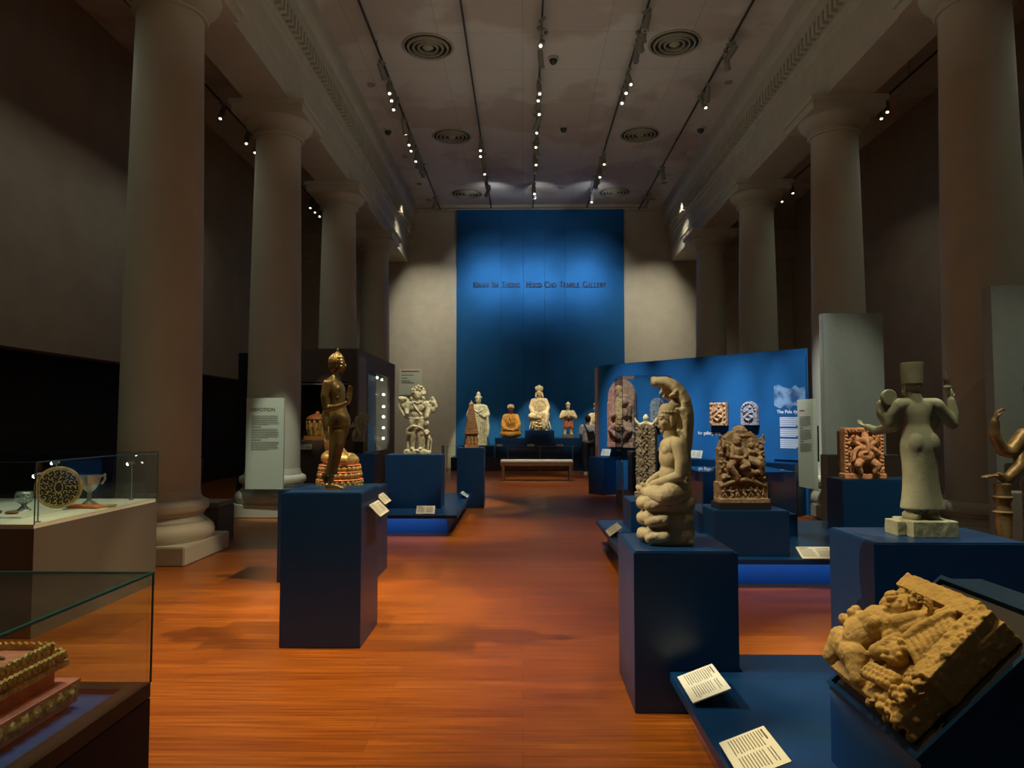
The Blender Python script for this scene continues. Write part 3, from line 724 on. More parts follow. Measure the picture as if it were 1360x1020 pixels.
B().cyl((-.02, 0, -.001), (-.02, 0, .006), .085, seg=40).build('foot_plate', BRONZE, t)

# gilded seated figure on lotus throne, faces +X
t = thing('seated_buddha_statue', 'gilded seated Buddha on a red and gold lotus throne behind the walking Buddha', 'statue', (-1.905, 7.42, .91))
bb = B(); bb.lathe([(.21, 0), (.245, .005), (.235, .03), (.22, .07), (.19, .075)], seg=56); bb.build('throne_foot', GILT, t, smooth=True)
s = S()
for lvl, (R, z, n) in enumerate(((.215, .05, 26), (.205, .125, 24), (.195, .19, 22))):
    for k in range(n):
        a = 2 * PI * k / n; s.ell((R * math.cos(a), R * math.sin(a), z), (.03, .030, .034), (0, 0, a))
    s.cone((0, 0, z - .03), (0, 0, z + .03), R, R, 40)
s.build('lotus_petals', GILT, t, .006, 2)
bb = B()
for R, z in ((.238, .078), (.222, .158), (.212, .226)): bb.lathe([(R - .06, z - .006), (R, z - .006), (R + .004, z), (R - .004, z + .007), (R - .06, z + .007)], seg=56)
bb.build('red_bands', SALMON, t, smooth=True)
s = S(); s.ell((-.07, 0, .30), (.125, .17, .085)); s.chain([(-.05, -.10, .29), (.08, -.16, .28), (.15, -.04, .27)], [.075, .062, .045]); s.chain([(-.05, .10, .29), (.08, .16, .28), (.15, .04, .27)], [.075, .062, .045])
s.ell((-.085, 0, .44), (.075, .095, .14)); s.ell((-.085, 0, .58), (.075, .11, .09)); s.cap((-.08, -.10, .62), (-.08, .10, .62), .045); s.cap((-.07, 0, .64), (-.06, 0, .70), .035)
s.chain([(-.08, -.13, .61), (-.09, -.16, .47), (-.02, -.15, .36), (.07, -.14, .33)], [.043, .036, .030, .022]); s.hand((.075, -.14, .33), (.7, 0, -.8), (-.6, 0, -.7), .10, .2)
s.chain([(-.08, .13, .61), (-.09, .16, .47), (0, .12, .36), (.06, .03, .335)], [.043, .036, .03, .02])
s.head((-.05, 0, .76), .15, 0); s.ell((-.07, 0, .80), (.07, .065, .06)); s.ell((-.065, 0, .86), .028)
s.build('body', GOLD, t, .0055, 3)

# snake-sheltered buddha, faces -X
t = thing('naga_buddha_statue', 'pale sandstone Buddha seated on snake coils under a curved snake hood', 'statue', (.868, 4.28, .876))
s = S()
s.loft([(-.006, 0, .0, .128, .125), (-.006, 0, .02, .136, .130), (-.006, 0, .055, .140, .134), (-.007, 0, .088, .136, .130), (-.008, 0, .100, .128, .124), (-.009, 0, .112, .140, .134), (-.011, 0, .145, .150, .142), (-.012, 0, .180, .146, .138), (-.012, 0, .193, .136, .130), (-.013, 0, .205, .148, .140), (-.014, 0, .235, .158, .148), (-.013, 0, .265, .152, .142), (-.012, 0, .280, .12, .12)], p=3.4, seg=48, sub=3)
for z in (.05, .145, .235):
    s.chain([(-.135, -.10, z + .015), (-.155, 0, z), (-.135, .10, z - .012)], [.034, .040, .034]); s.chain([(-.13, -.11, z - .005), (-.05, -.140, z + .008)], [.036, .034])
s.box((-.005, 0, .012), (.25, .24, .024))
s.build('snake_coils', STONE, t, .0055, 2, nz=.003, nscale=25, clipz=0)
s = S()
s.ell((.03, 0, .325), (.11, .135, .07)); s.ell((.02, 0, .40), (.075, .095, .09)); s.ell((.018, 0, .50), (.072, .105, .09)); s.ell((.022, 0, .565), (.070, .115, .062)); s.cap((.03, -.115, .585), (.03, .115, .585), .043)
s.ell((-.018, -.042, .545), (.03, .042, .035)); s.ell((-.018, .042, .545), (.03, .042, .035))
s.cap((.02, 0, .60), (.008, 0, .665), .045, .042)
for q in (-1, 1):
    s.chain([(.035, .14 * q, .580), (.045, .162 * q, .49), (.035, .165 * q, .405)], [.046, .040, .034]); s.chain([(.035, .165 * q, .405), (-.04, .13 * q, .375), (-.105, .055 * q, .348)], [.035, .029, .021])
    s.chain([(.04, .09 * q, .315), (-.03, .168 * q, .298), (-.055, .165 * q, .292)], [.072, .062, .056]); s.chain([(-.05, .160 * q, .29), (-.11, .08 * q, .293), (-.135, -.03 * q, .30)], [.054, .045, .030])
s.hand((-.108, -.04, .342), (-.45, .9, -.05), (0, 0, 1), .105, .08, .04, 1); s.hand((-.105, .05, .335), (-.35, -.9, -.05), (0, 0, 1), .10, .08, .04, -1)
s.chain([(-.12, .03, .315), (-.155, .08, .31), (-.165, .11, .315)], [.026, .022, .015])
s.build('body', STONE, t, .0048, 3)
s = S(); s.head((.010, 0, .733), .182, PI); hd = s.build('head', STONE, t, .0036, 2)
s = S()
s.loft([(.022, 0, .768, .070, .064), (.022, 0, .79, .071, .065), (.026, 0, .815, .064, .058), (.03, 0, .825, .045, .04)]); s.loft([(.062, 0, .62, .030, .045), (.062, 0, .68, .036, .056), (.058, 0, .78, .036, .06)]); s.cone((.06, 0, .60), (.05, 0, .78), .03, .05)
for k in range(22):
    a = 2 * PI * k / 22
    s.ell((.022 + .069 * math.cos(a), .063 * math.sin(a), .772), (.0085, .0085, .008))
s.cone((.035, 0, .81), (.05, 0, .86), .036, .012)
s.build('hair_crown', STONE, hd, .004, 1)
s = S()
path = [(.128, .06, .075), (.120, .16, .085), (.112, .30, .085), (.113, .44, .085), (.110, .53, .10), (.122, .62, .125), (.128, .70, .145), (.127, .77, .150), (.112, .85, .142), (.080, .905, .125), (.035, .945, .10), (-.010, .962, .070), (-.055, .962, .045), (-.078, .958, .032)]
for k in range(len(path) - 1):
    x0, z0, w0 = path[k]; x1, z1, w1 = path[k + 1]
    for j in range(5):
        f = j / 5; x = x0 + (x1 - x0) * f; z = z0 + (z1 - z0) * f; wd = (w0 + (w1 - w0) * f) * .85
        a = math.atan2(z1 - z0, x1 - x0); nx, nz_ = -math.sin(a), math.cos(a)     # inward normal of the hood
        for q in range(-4, 5):
            ph = q / 4 * .95
            fw = (1 - math.cos(ph)) * wd * .8
            s.ell((x + nx * fw, wd * math.sin(ph) * 1.15, z + nz_ * fw), (.024, .030, .024))
for (k, sg) in ((9, 1), (9, -1), (7, 1), (7, -1), (5, 1), (5, -1), (10, 1)):
    x, z, w_ = path[k]; x2, z2, _ = path[k + 1]; a = math.atan2(z2 - z, x2 - x); nx, nz_ = -math.sin(a), math.cos(a)
    y = sg * w_ * .80; fx = w_ * .36; p0 = Vector((x + nx * fx, y, z + nz_ * fx)); u_ = Vector((math.cos(a), 0, math.sin(a)))
    s.chain([p0 - u_ * .03, p0 + u_ * .02 + Vector((nx, 0, nz_)) * .008, p0 + u_ * .035 + Vector((nx, 0, nz_)) * .038], [.020, .022, .012]); s.ell(p0 + u_ * .03 + Vector((0, sg * .012, 0)), .014)
s.cap((-.05, 0, .955), (-.082, 0, .97), .030, .018)
s.build('snake_hood', STONE, t, .0052, 2, nz=.002, nscale=20)

# standing god seen from behind, faces +Y
t = thing('standing_god_statue', 'greenish sandstone standing god seen from behind, with tall cylindrical cap and raised arms', 'statue', (2.525, 4.58, .876))
s = S(); s.box((.02, -.02, .05), (.28, .20, .10)); s.box((-.155, .03, .045), (.05, .16, .09)); s.box((-.02, .06, .05), (.20, .14, .10))
s.build('stone_base', GREENSTONE, t, .006, 2, nz=.003, nscale=18, clipz=0)
s = S()
for q in (-.055, .065):
    s.chain([(q, 0, .13), (q, .0, .20)], [.040, .045]); s.ell((q, .02, .118), (.042, .085, .036))
s.build('feet', GREENSTONE, t, .005, 2)
s = S()
s.loft([(.008, 0, .165, .134, .094), (.006, 0, .185, .132, .092), (.003, 0, .24, .120, .086), (0, 0, .32, .109, .083), (-.002, 0, .42, .105, .083), (-.002, 0, .50, .111, .088), (0, 0, .56, .117, .094), (0, 0, .605, .110, .088), (-.008, 0, .645, .092, .075), (-.014, 0, .69, .077, .062), (-.016, 0, .73, .081, .061), (-.014, 0, .78, .096, .060), (-.010, 0, .82, .102, .052), (-.012, 0, .85, .070, .042)])
s.ell((-.046, -.040, .575), (.055, .056, .075)); s.ell((.046, -.040, .575), (.055, .056, .075))
s.cap((-.11, 0, .825), (.10, 0, .825), .040); s.cap((-.02, 0, .83), (-.035, 0, .90), .050, .044)
# raised rear arms
s.chain([(-.12, 0, .82), (-.165, .02, .76), (-.178, .03, .70)], [.046, .042, .038]); s.chain([(-.178, .03, .70), (-.215, .04, .77), (-.215, .045, .83)], [.038, .034, .026])
s.chain([(.11, 0, .82), (.185, .02, .745), (.225, .03, .70)], [.046, .040, .036]); s.chain([(.225, .03, .70), (.24, .04, .77), (.228, .04, .85)], [.037, .034, .025])
s.hand((-.218, .04, .83), (.35, .1, 1), (1, 0, 0), .10, .5, .06, -1); s.hand((.226, .04, .85), (-.05, 0, 1), (0, 1, 0), .10, .45, .08, 1)
# lower forearms pointing forward
s.chain([(-.10, .02, .79), (-.135, .06, .68), (-.20, .15, .655), (-.235, .20, .68)], [.038, .034, .028, .020]); s.hand((-.235, .20, .68), (-.3, 1, .3), (0, 0, 1), .09, .4)
s.chain([(.10, .02, .79), (.125, .06, .69), (.10, .16, .675), (.06, .22, .685)], [.038, .034, .028, .022])
s.build('body', GREENSTONE, t, .0052, 3)
s = S(); s.head((-.038, .008, .93), .155, PI / 2 + .25); hd = s.build('head', GREENSTONE, t, .004, 2)
B().lathe([(.050, .955), (.062, .958), (.0635, .99), (.0665, 1.075), (.067, 1.085), (.066, 1.092), (.055, 1.0925)], seg=40).build('cylinder_cap', GREENSTONE, hd, (-.036, 0, 0), smooth=True)
s = S(); s.cone((-.180, -.005, .868), (-.186, .025, .868), .053, .053, 36); s.build('disc', GREENSTONE, t, .004, 1)
s = S(); s.chain([(.205, .035, .90), (.205, .035, .935)], [.012, .022]); s.cap((.19, .035, .935), (.225, .035, .935), .010); s.build('conch_holder', GREENSTONE, t, .0035, 1)
s = S(); s.chain([(.207, .035, .94), (.200, .035, .985), (.196, .035, 1.03)], [.016, .018, .006]); s.build('pointed_flame', mat('dark_brown_stone', (.10, .06, .045), .7), t, .0035, 1)

# many-armed stone god (faces camera)
t = thing('bhairava_statue', 'grey granite many-armed standing god with halo of curls and a dog', 'statue', (-1.61, 10.9, 1.08))
s = S()
s.box((0, 0, .025), (.40, .22, .05))
for i in range(16): s.ell((rnd.uniform(-.18, .18), rnd.uniform(-.1, .06), .055), (.04, .035, .025))
for q, kx in ((-1, -.075), (1, .05)):
    s.chain([(kx * .9, 0, .50), (kx - .01 * q, -.02, .32), (kx, 0, .09)], [.078, .055, .036]); s.ell((kx, -.05, .085), (.035, .075, .026)); s.ell((kx, -.035, .31), (.05, .04, .045))
s.ell((-.01, 0, .52), (.125, .085, .085)); s.ell((-.01, -.01, .60), (.095, .075, .085)); s.ell((-.01, -.0, .71), (.125, .085, .095)); s.cap((-.11, 0, .765), (.10, 0, .765), .05)
s.cap((0, 0, .79), (0, 0, .85), .045)
s.chain([(-.145, -.06, .385), (-.06, -.10, .43), (.02, -.10, .42), (.095, -.05, .37)], .018); s.chain([(-.145, -.06, .385), (-.16, -.05, .31), (-.09, -.04, .345)], [.02, .022, .014])
s.chain([(-.13, -.02, .555), (0, -.085, .54), (.11, -.02, .555)], .018); s.chain([(-.08, -.07, .80), (-.02, -.095, .70), (.06, -.08, .60)], .010)
s.chain([(-.07, -.06, .81), (0, -.085, .775), (.07, -.06, .81)], .012)
s.chain([(-.14, 0, .77), (-.165, -.02, .68), (-.155, -.08, .62)], [.048, .038, .03]); s.chain([(-.15, 0, .78), (-.21, .01, .72), (-.25, 0, .78), (-.24, -.03, .84)], [.042, .038, .034, .03])
s.chain([(-.15, .03, .79), (-.20, 0, .85), (-.27, -.02, .855)], [.04, .034, .032]); s.chain([(-.27, 0, .83), (-.285, 0, .72), (-.22, 0, .60), (-.17, -.01, .56)], .022)
s.chain([(.14, 0, .77), (.165, -.02, .68), (.145, -.07, .58), (.135, -.07, .545)], [.048, .042, .034, .032]); s.chain([(.15, 0, .76), (.24, 0, .66), (.275, 0, .73), (.24, -.02, .79)], [.042, .038, .034, .03])
s.chain([(.275, 0, .72), (.255, -.01, .80), (.225, -.01, .86), (.20, 0, .82), (.19, -.02, .80)], [.026, .028, .026, .022, .018])
s.ell((.14, -.05, .47), (.04, .04, .06)); s.chain([(.14, -.03, .52), (.135, -.03, .38)], .016)
# dog
s.chain([(.16, .04, .22), (.13, -.02, .30)], [.05, .045]); s.ell((.145, -.05, .335), (.045, .055, .04)); s.ell((.15, -.10, .31), (.022, .03, .02))
for q in (.10, .165): s.chain([(q, -.03, .26), (q, -.03, .07)], [.026, .018])
for q in (.12, .19): s.chain([(q, .05, .22), (q, .06, .07)], [.028, .018])
s.chain([(-.13, .03, .35), (-.155, .03, .22), (-.15, 0, .08)], [.02, .025, .022])
s.build('body', GRANITE, t, .0075, 2, nz=.004, nscale=22)
s = S(); s.ell((0, .04, .945), (.118, .055, .115))
for i in range(90):
    a = rnd.uniform(0, 2 * PI); r = rnd.uniform(.045, .11); s.ell((r * math.cos(a), .01 - rnd.uniform(0, .03), .95 + r * .95 * math.sin(a)), .017)
s.head((0, -.02, .895), .14, -PI / 2); s.cap((-.10, -.02, .84), (-.10, -.02, .86), .022); s.cap((.09, -.02, .84), (.09, -.02, .86), .022)
s.build('curly_haired_head', GRANITE, t, .0065, 1)

# pagoda model
t = thing('pagoda_model', 'small terracotta tower model with stepped spire on the slim navy pedestal', 'temple model', (-.955, 13.22, 1.095), .12)
b = B(); b.box(-.135, .135, -.135, .135, 0, .03); b.box(-.12, .12, -.12, .12, .03, .06); b.box(-.125, .125, -.125, .125, .235, .255); b.box(-.14, .14, -.14, .14, .255, .27)
b.build('base_mouldings', TERRA, t, bevel=.003)
b = B(); b.box(-.105, .105, -.105, .105, .06, .235)
for q in (-1, 1):
    for x in (-.065, 0, .065):
        b.cyl((x, .108 * q, .08), (x, .108 * q, .17), .022, seg=10); b.ball((x, .108 * q, .185), .025, 10); b.cyl((.108 * q, x, .08), (.108 * q, x, .17), .022, seg=10)
b.build('chamber', TERRA, t)
b = B(); n = 11
for k in range(n):
    z = .27 + k * .047; r = .112 - k * .0078
    b.box(-r, r, -r, r, z, z + .040); b.box(-r - .006, r + .006, -r - .006, r + .006, z + .034, z + .045)
    for q in (-1, 1):
        for x in (-.6, 0, .6): b.box(x * r - .014, x * r + .014, (r + .007) * q - .006, (r + .007) * q + .006, z + .006, z + .03); b.box((r + .007) * q - .006, (r + .007) * q + .006, x * r - .014, x * r + .014, z + .006, z + .03)
b.build('stepped_spire', TERRA, t)
B().lathe([(.02, .78), (.045, .79), (.05, .80), (.035, .815), (.03, .83), (.012, .85), (.004, .88), (.001, .885)], seg=20).build('finial', TERRA, t, smooth=True)

# robed figures before the blue wall (face camera)
def folds(s, x0, z0, x1, z1, y, n, r=.014, bow=.05):
    for k in range(n):
        f = k / max(1, n - 1); a = x0 + (x1 - x0) * f
        s.chain([(a, y + .03 * abs(2 * f - 1), z0), (a + bow * (f - .5), y - .01, (z0 + z1) / 2), (a + bow * 1.6 * (f - .5), y + .02 * abs(2 * f - 1), z1)], r)
t = thing('standing_buddha_statue', 'tall pale painted standing figure in long robes left of the bench, behind the pagoda model', 'statue', (-1.43, 22.95, .79))
s = S(); s.cone((0, 0, .04), (0, 0, .55), .30, .25, 30, .62); s.cone((0, 0, .55), (0, 0, 1.1), .25, .20, 30, .65); s.ell((0, 0, 1.10), (.25, .15, .24)); s.cap((-.17, 0, 1.24), (.17, 0, 1.24), .085); s.cap((0, 0, 1.28), (0, 0, 1.38), .07)
s.box((0, 0, .03), (.55, .36, .06))
s.chain([(.22, 0, 1.22), (.30, -.04, 1.0), (.20, -.17, .93), (.06, -.2, 1.0)], [.085, .08, .07, .04]); s.chain([(-.22, 0, 1.22), (-.31, -.02, 1.0), (-.28, -.10, .78)], [.085, .08, .06])
s.chain([(.26, -.1, .95), (.31, -.06, .6), (.30, -.05, .30)], [.07, .06, .035]); s.chain([(-.28, -.1, .8), (-.30, -.06, .5), (-.31, -.05, .22)], [.06, .05, .04])
folds(s, -.20, .95, .20, .08, -.18, 9, .018, .08)
for k in range(6): s.chain([(-.14, -.14, 1.15 - k * .1), (0, -.185, 1.05 - k * .1), (.14, -.14, 1.15 - k * .1)], .012)
s.build('robed_body', PALEWOOD, t, .013, 2)
s = S(); s.head((0, -.03, 1.46), .24, -PI / 2); hd = s.build('head', PALEWOOD, t, .009, 1)
s = S(); s.ell((0, 0, 1.55), (.10, .095, .07)); s.ell((0, 0, 1.64), (.07, .065, .07)); s.ell((0, 0, 1.70), .035)
for k in range(12): a = 2 * PI * k / 12; s.ell((.10 * math.cos(a), .095 * math.sin(a), 1.54), .025)
s.build('topknot', PALEWOOD, hd, .01, 1)

def seated(name, label, loc, m, mh, W, H, cap=None, capm=None):
    t = thing(name, label, 'statue', loc); s = S(); k = H
    s.ell((0, 0, .13 * k), (.46 * W, .26 * k, .14 * k)); s.chain([(-.36 * W, -.02, .13 * k), (-.1 * W, -.22 * k, .11 * k), (.12 * W, -.24 * k, .12 * k)], [.11 * k, .09 * k, .07 * k]); s.chain([(.36 * W, -.02, .13 * k), (.1 * W, -.22 * k, .12 * k), (-.12 * W, -.22 * k, .14 * k)], [.11 * k, .09 * k, .07 * k])
    s.cone((0, 0, .10 * k), (0, 0, .45 * k), .36 * W, .27 * W, 30, .62); s.ell((0, 0, .5 * k), (.33 * W, .16 * k, .18 * k)); s.cap((-.20 * W, 0, .63 * k), (.20 * W, 0, .63 * k), .075 * k); s.cap((0, 0, .65 * k), (0, 0, .74 * k), .06 * k)
    for q in (-1, 1):
        s.chain([(.27 * W * q, 0, .62 * k), (.38 * W * q, -.03, .40 * k), (.30 * W * q, -.16 * k, .27 * k), (.06 * W * q, -.25 * k, .25 * k)], [.085 * k, .08 * k, .06 * k, .035 * k])
        s.chain([(.36 * W * q, -.06, .36 * k), (.40 * W * q, -.06, .18 * k)], [.07 * k, .06 * k])
    folds(s, -.14 * W, .60 * k, .14 * W, .28 * k, -.155 * k, 6, .013 * k, .05)
    s.chain([(-.1 * W, -.14 * k, .66 * k), (0, -.18 * k, .52 * k), (.1 * W, -.14 * k, .66 * k)], .016 * k)
    s.hand((.05 * W, -.26 * k, .24 * k), (-1, -.2, 0), (0, 0, 1), .16 * k, .15); s.hand((-.05 * W, -.26 * k, .22 * k), (1, -.2, 0), (0, 0, 1), .16 * k, .15, thumb=-1)
    s.build('robed_body', m, t, .010, 2)
    s = S(); s.head((0, -.02, .84 * k), .24 * k, -PI / 2); hd = s.build('head', mh, t, .007, 1)
    if cap: s = S(); cap(s, k); s.build('headdress', capm, hd, .008, 1)
    return t
seated('seated_abbot_statue', 'orange-robed seated Buddha with white cap of hair and dark face, left of the crowned statue', (-.385, 22.95, 1.03), ORANGE, DKRED, .62, 1.10, lambda s, k: (s.ell((0, 0, .915 * k), (.105 * k, .105 * k, .075 * k)), s.box((0, 0.01, .885 * k), (.20 * k, .17 * k, .03 * k))), CREAMWOOD)
def pointy(s, k):
    s.ell((0, 0, .93 * k), (.10 * k, .10 * k, .06 * k)); s.ell((0, 0, 1.0 * k), (.05 * k, .05 * k, .06 * k))
seated('seated_figure_statue', 'cream and red seated statue mostly hidden behind the visitor at the far end', (2.38, 22.95, 1.03), CREAMWOOD, CREAMWOOD, .66, 1.15, pointy, SALMON)

t = thing('crowned_guanyin_statue', 'cream crowned figure seated at ease on the highest middle plinth', 'statue', (.53, 22.9, 1.27))
s = S(); k = 1.0
s.ell((0, .02, .22), (.30, .20, .22)); s.ell((.08, .03, .12), (.24, .19, .13)); s.ell((-.05, .03, .35), (.28, .18, .16)); s.box((.05, .02, .02), (.42, .30, .04))
s.chain([(-.06, -.05, .50), (-.26, -.16, .46), (-.22, -.18, .46), (.02, -.20, .40)], [.12, .105, .10, .06]); s.chain([(.08, -.05, .50), (.22, -.14, .52), (.20, -.16, .28), (.14, -.14, .08)], [.12, .11, .08, .06])
s.ell((0, 0, .72), (.19, .14, .24)); s.cap((-.14, 0, .96), (.14, 0, .96), .08); s.cap((0, 0, .98), (0, 0, 1.08), .06)
s.chain([(-.19, 0, .95), (-.26, -.02, .74), (-.22, -.14, .60), (-.16, -.2, .56)], [.085, .08, .06, .04]); s.chain([(.19, 0, .95), (.27, -.02, .74), (.22, -.10, .58)], [.085, .08, .06]); s.hand((.20, -.14, .58), (-.3, -.6, -.5), (0, -.4, .6), .14, .4)
s.hand((-.16, -.2, .55), (.3, -.5, -.6), (0, -.5, .5), .14, .3)
folds(s, -.12, .95, .12, .62, -.13, 6, .014, .05); folds(s, -.22, .38, .26, .06, -.17, 9, .02, .12)
for z in (.14, .24, .33): s.chain([(-.24, -.14, z + .04), (0, -.22, z - .03), (.24, -.14, z + .03)], .016)
s.build('robed_body', CREAMWOOD, t, .011, 2)
s = S(); s.head((0, -.03, 1.19), .235, -PI / 2); s.chain([(-.09, .02, 1.22), (-.11, .0, 1.08)], .03); s.chain([(.09, .02, 1.22), (.11, .0, 1.08)], .03); hd = s.build('head', CREAMWOOD, t, .008, 1)
s = S(); s.cone((0, 0, 1.27), (0, 0, 1.34), .095, .105); s.ell((0, 0, 1.38), (.05, .05, .08))
for j in range(9):
    a = -PI / 2 + (j - 4) * .42; R = .10; h = 1.47 - .018 * abs(j - 4); s.chain([(R * math.cos(a), R * math.sin(a), 1.30), (1.1 * R * math.cos(a), 1.1 * R * math.sin(a), 1.38), (1.0 * R * math.cos(a), 1.0 * R * math.sin(a), h)], [.022, .026, .006])
s.build('pointed_crown', CREAMWOOD, hd, .008, 1)

t = thing('praying_attendant_statue', 'small standing attendant with joined hands and a red skirt, right of the crowned statue', 'statue', (1.45, 22.85, 1.03))
s = S(); s.cap((-.13, 0, .82), (.13, 0, .82), .065); s.ell((0, 0, .72), (.15, .11, .15)); s.cap((0, 0, .85), (0, 0, .93), .05)
for q in (-1, 1): s.chain([(.15 * q, 0, .82), (.22 * q, -.06, .66), (.05 * q, -.20, .72)], [.075, .075, .035])
s.chain([(0, -.2, .68), (0, -.21, .80)], [.04, .02]); s.build('upper_body', CREAMWOOD, t, .009, 2)
s = S(); s.head((0, -.02, 1.0), .18, -PI / 2); s.ell((0, 0, 1.08), (.085, .085, .05)); s.cone((0, 0, 1.08), (0, 0, 1.17), .05, .012); s.build('head', CREAMWOOD, t, .007, 1)
s = S(); s.cone((0, 0, .36), (0, 0, .62), .18, .12, 24, .7); folds(s, -.12, .6, .12, .36, -.10, 6, .016, .06); s.chain([(-.1, -.03, .42), (-.11, -.03, .30)], [.07, .05]); s.chain([(.1, -.03, .42), (.11, -.03, .30)], [.07, .05]); s.build('red_skirt', SALMON, t, .009, 2)
s = S()
for q in (-1, 1): s.chain([(.10 * q, -.02, .34), (.10 * q, 0, .14)], [.05, .042]); s.ell((.11 * q, -.06, .13), (.05, .09, .035))
s.build('legs', CREAMWOOD, t, .008, 2)
s = S(); s.box((0, 0, .05), (.36, .26, .10))
for i in range(12): s.ell((rnd.uniform(-.16, .16), rnd.uniform(-.12, .05), .08), .04)
s.build('rock_base', DARKSTONE, t, .01, 1, nz=.008, nscale=15, clipz=0)

# ---- reliefs
def slab(s, w, h, d, arch, steps=14):
    hb = h - (w / 2 if arch >= 1 else arch * w)
    s.box((0, 0, hb / 2), (w, d, hb)); 
    if arch:
        for k in range(steps):
            f0 = k / steps; hh2 = (h - hb) * (f0 + 1 / steps); ww = w * math.sqrt(max(0.0, 1 - ((f0 + .5 / steps)) ** 2))
            s.box((0, 0, hb + hh2 / 2 - .001), (ww, d, hh2))
t = thing('arched_stele', 'brown stone arched stele carved with a seated divine couple on the wide navy pedestal', 'carved stele', (2.18, 7.21, .72), .06)
B().box(-.26, .26, -.13, .13, 0, .065).build('black_base', DKFRAME, t, bevel=.004)
s = S(); slab(s, .455, .72, .13, .55); s.box((0, 0, .10), (.49, .17, .20)); s.box((0, -.03, .02), (.50, .20, .04))
s.ell((0, 0, .715), (.07, .06, .05)); s.box((0, -.06, .66), (.17, .03, .02))
def couple(s):
    # larger seated god at left
    s.ell((-.055, -.09, .60), (.038, .04, .045)); s.cone((-.055, -.09, .62), (-.055, -.085, .68), .04, .02); s.ell((-.055, -.075, .50), (.058, .05, .07)); s.ell((-.055, -.08, .43), (.06, .055, .045))
    s.chain([(-.09, -.09, .42), (-.15, -.13, .36), (-.08, -.13, .27), (-.075, -.13, .235)], [.042, .036, .026, .022]); s.chain([(-.02, -.10, .42), (.02, -.14, .37), (-.03, -.14, .345)], [.042, .036, .024])
    s.chain([(-.105, -.08, .545), (-.15, -.10, .47), (-.16, -.11, .56)], [.026, .022, .018]); s.chain([(-.105, -.08, .545), (-.125, -.12, .45), (-.04, -.13, .44)], [.026, .022, .018]); s.chain([(-.01, -.08, .545), (.02, -.12, .48), (0, -.13, .45)], [.026, .022, .016])
    s.chain([(-.1, -.06, .56), (-.19, -.09, .60), (-.20, -.10, .55)], [.022, .018, .02])
    # goddess
    s.ell((.085, -.09, .565), (.030, .034, .036)); s.ell((.085, -.085, .61), (.02, .02, .03)); s.ell((.085, -.075, .485), (.042, .04, .055)); s.ell((.07, -.11, .50), .019); s.ell((.10, -.11, .50), .019); s.ell((.085, -.085, .425), (.05, .05, .04))
    s.chain([(.06, -.10, .42), (.14, -.14, .385), (.165, -.13, .29)], [.036, .030, .020]); s.chain([(.11, -.10, .42), (.17, -.12, .43), (.19, -.12, .36)], [.032, .026, .018]); s.chain([(.125, -.08, .515), (.17, -.1, .46), (.18, -.12, .50)], [.02, .018, .015])
    # bull
    s.ell((.05, -.11, .30), (.07, .04, .04)); s.ell((.125, -.13, .305), .028); s.chain([(.02, -.12, .29), (.02, -.12, .235)], .014); s.chain([(.08, -.12, .29), (.08, -.12, .235)], .014)
couple(s)
s.chain([(-.22, -.09, .165), (-.10, -.11, .215), (0, -.115, .228), (.10, -.11, .215), (.22, -.09, .165)], .020)
for i in range(7): s.mini((-.195 + i * .065, -.095, .045), .125 - .006 * abs(i - 3), pose=i * 3 + 1, depth=1.2)
for sx in (-.205, .205):
    for j in range(4): s.mini((sx, -.06, .22 + j * .115), .11, pose=j + (2 if sx > 0 else 0), depth=1.2)
s.box((-.205, -.0, .36), (.05, .12, .35)); s.box((.205, -.0, .36), (.05, .12, .35))
for i in range(60): s.ell((rnd.choice((-1, 1)) * rnd.uniform(.15, .22), -.075, rnd.uniform(.24, .60)), rnd.uniform(.008, .016))
for i in range(9): s.ell((-.2 + i * .05, -.1, .245 + .012 * (i % 2)), (.022, .03, .016))
s.build('carved_slab', BROWNSTONE, t, .0048, 1, nz=.003, nscale=35, loc=(0, 0, .065))

t = thing('ganesha_panel', 'square pink sandstone panel carved with a dancing elephant-headed god', 'carved panel', (4.02, 8.55, .91), .05)
s = S(); s.box((0, 0, .30), (.47, .09, .60)); s.box((0, -.03, .03), (.50, .15, .06)); s.box((0, -.035, .575), (.47, .11, .05)); s.box((-.215, -.03, .30), (.045, .10, .56)); s.box((.215, -.03, .30), (.045, .10, .56))
s.ell((.0, -.10, .27), (.098, .080, .085)); s.ell((0, -.09, .36), (.088, .065, .065)); s.ell((.0, -.11, .455), (.058, .055, .055)); s.ell((-.075, -.08, .455), (.035, .015, .045)); s.ell((.075, -.08, .455), (.035, .015, .045))
s.chain([(0, -.15, .44), (.0, -.17, .38), (-.02, -.18, .32), (-.05, -.17, .31)], [.026, .022, .016, .012]); s.cone((0, -.10, .49), (0, -.09, .54), .045, .03)
s.chain([(-.05, -.10, .22), (-.11, -.13, .17), (-.07, -.12, .08)], [.052, .042, .026]); s.chain([(.05, -.10, .22), (.12, -.14, .16), (.09, -.13, .08), (.12, -.14, .075)], [.052, .046, .028, .02])
for q in (-1, 1):
    s.chain([(.06 * q, -.09, .38), (.13 * q, -.11, .33), (.16 * q, -.13, .26 + .04 * q)], [.03, .024, .018]); s.chain([(.06 * q, -.09, .39), (.13 * q, -.10, .43), (.15 * q, -.12, .50)], [.026, .022, .018])
for (x, z, h, p) in ((-.155, .07, .15, 1), (-.165, .23, .14, 4), (-.16, .38, .12, 2), (.17, .07, .16, 2), (.175, .24, .13, 5), (-.06, .055, .10, 3), (.02, .055, .08, 1), (.16, .42, .12, 7), (-.10, .38, .13, 2), (.10, .40, .11, 5), (-.11, .22, .12, 8), (.10, .06, .12, 4)): s.mini((x, -.07, z), h, pose=p, depth=1.3)
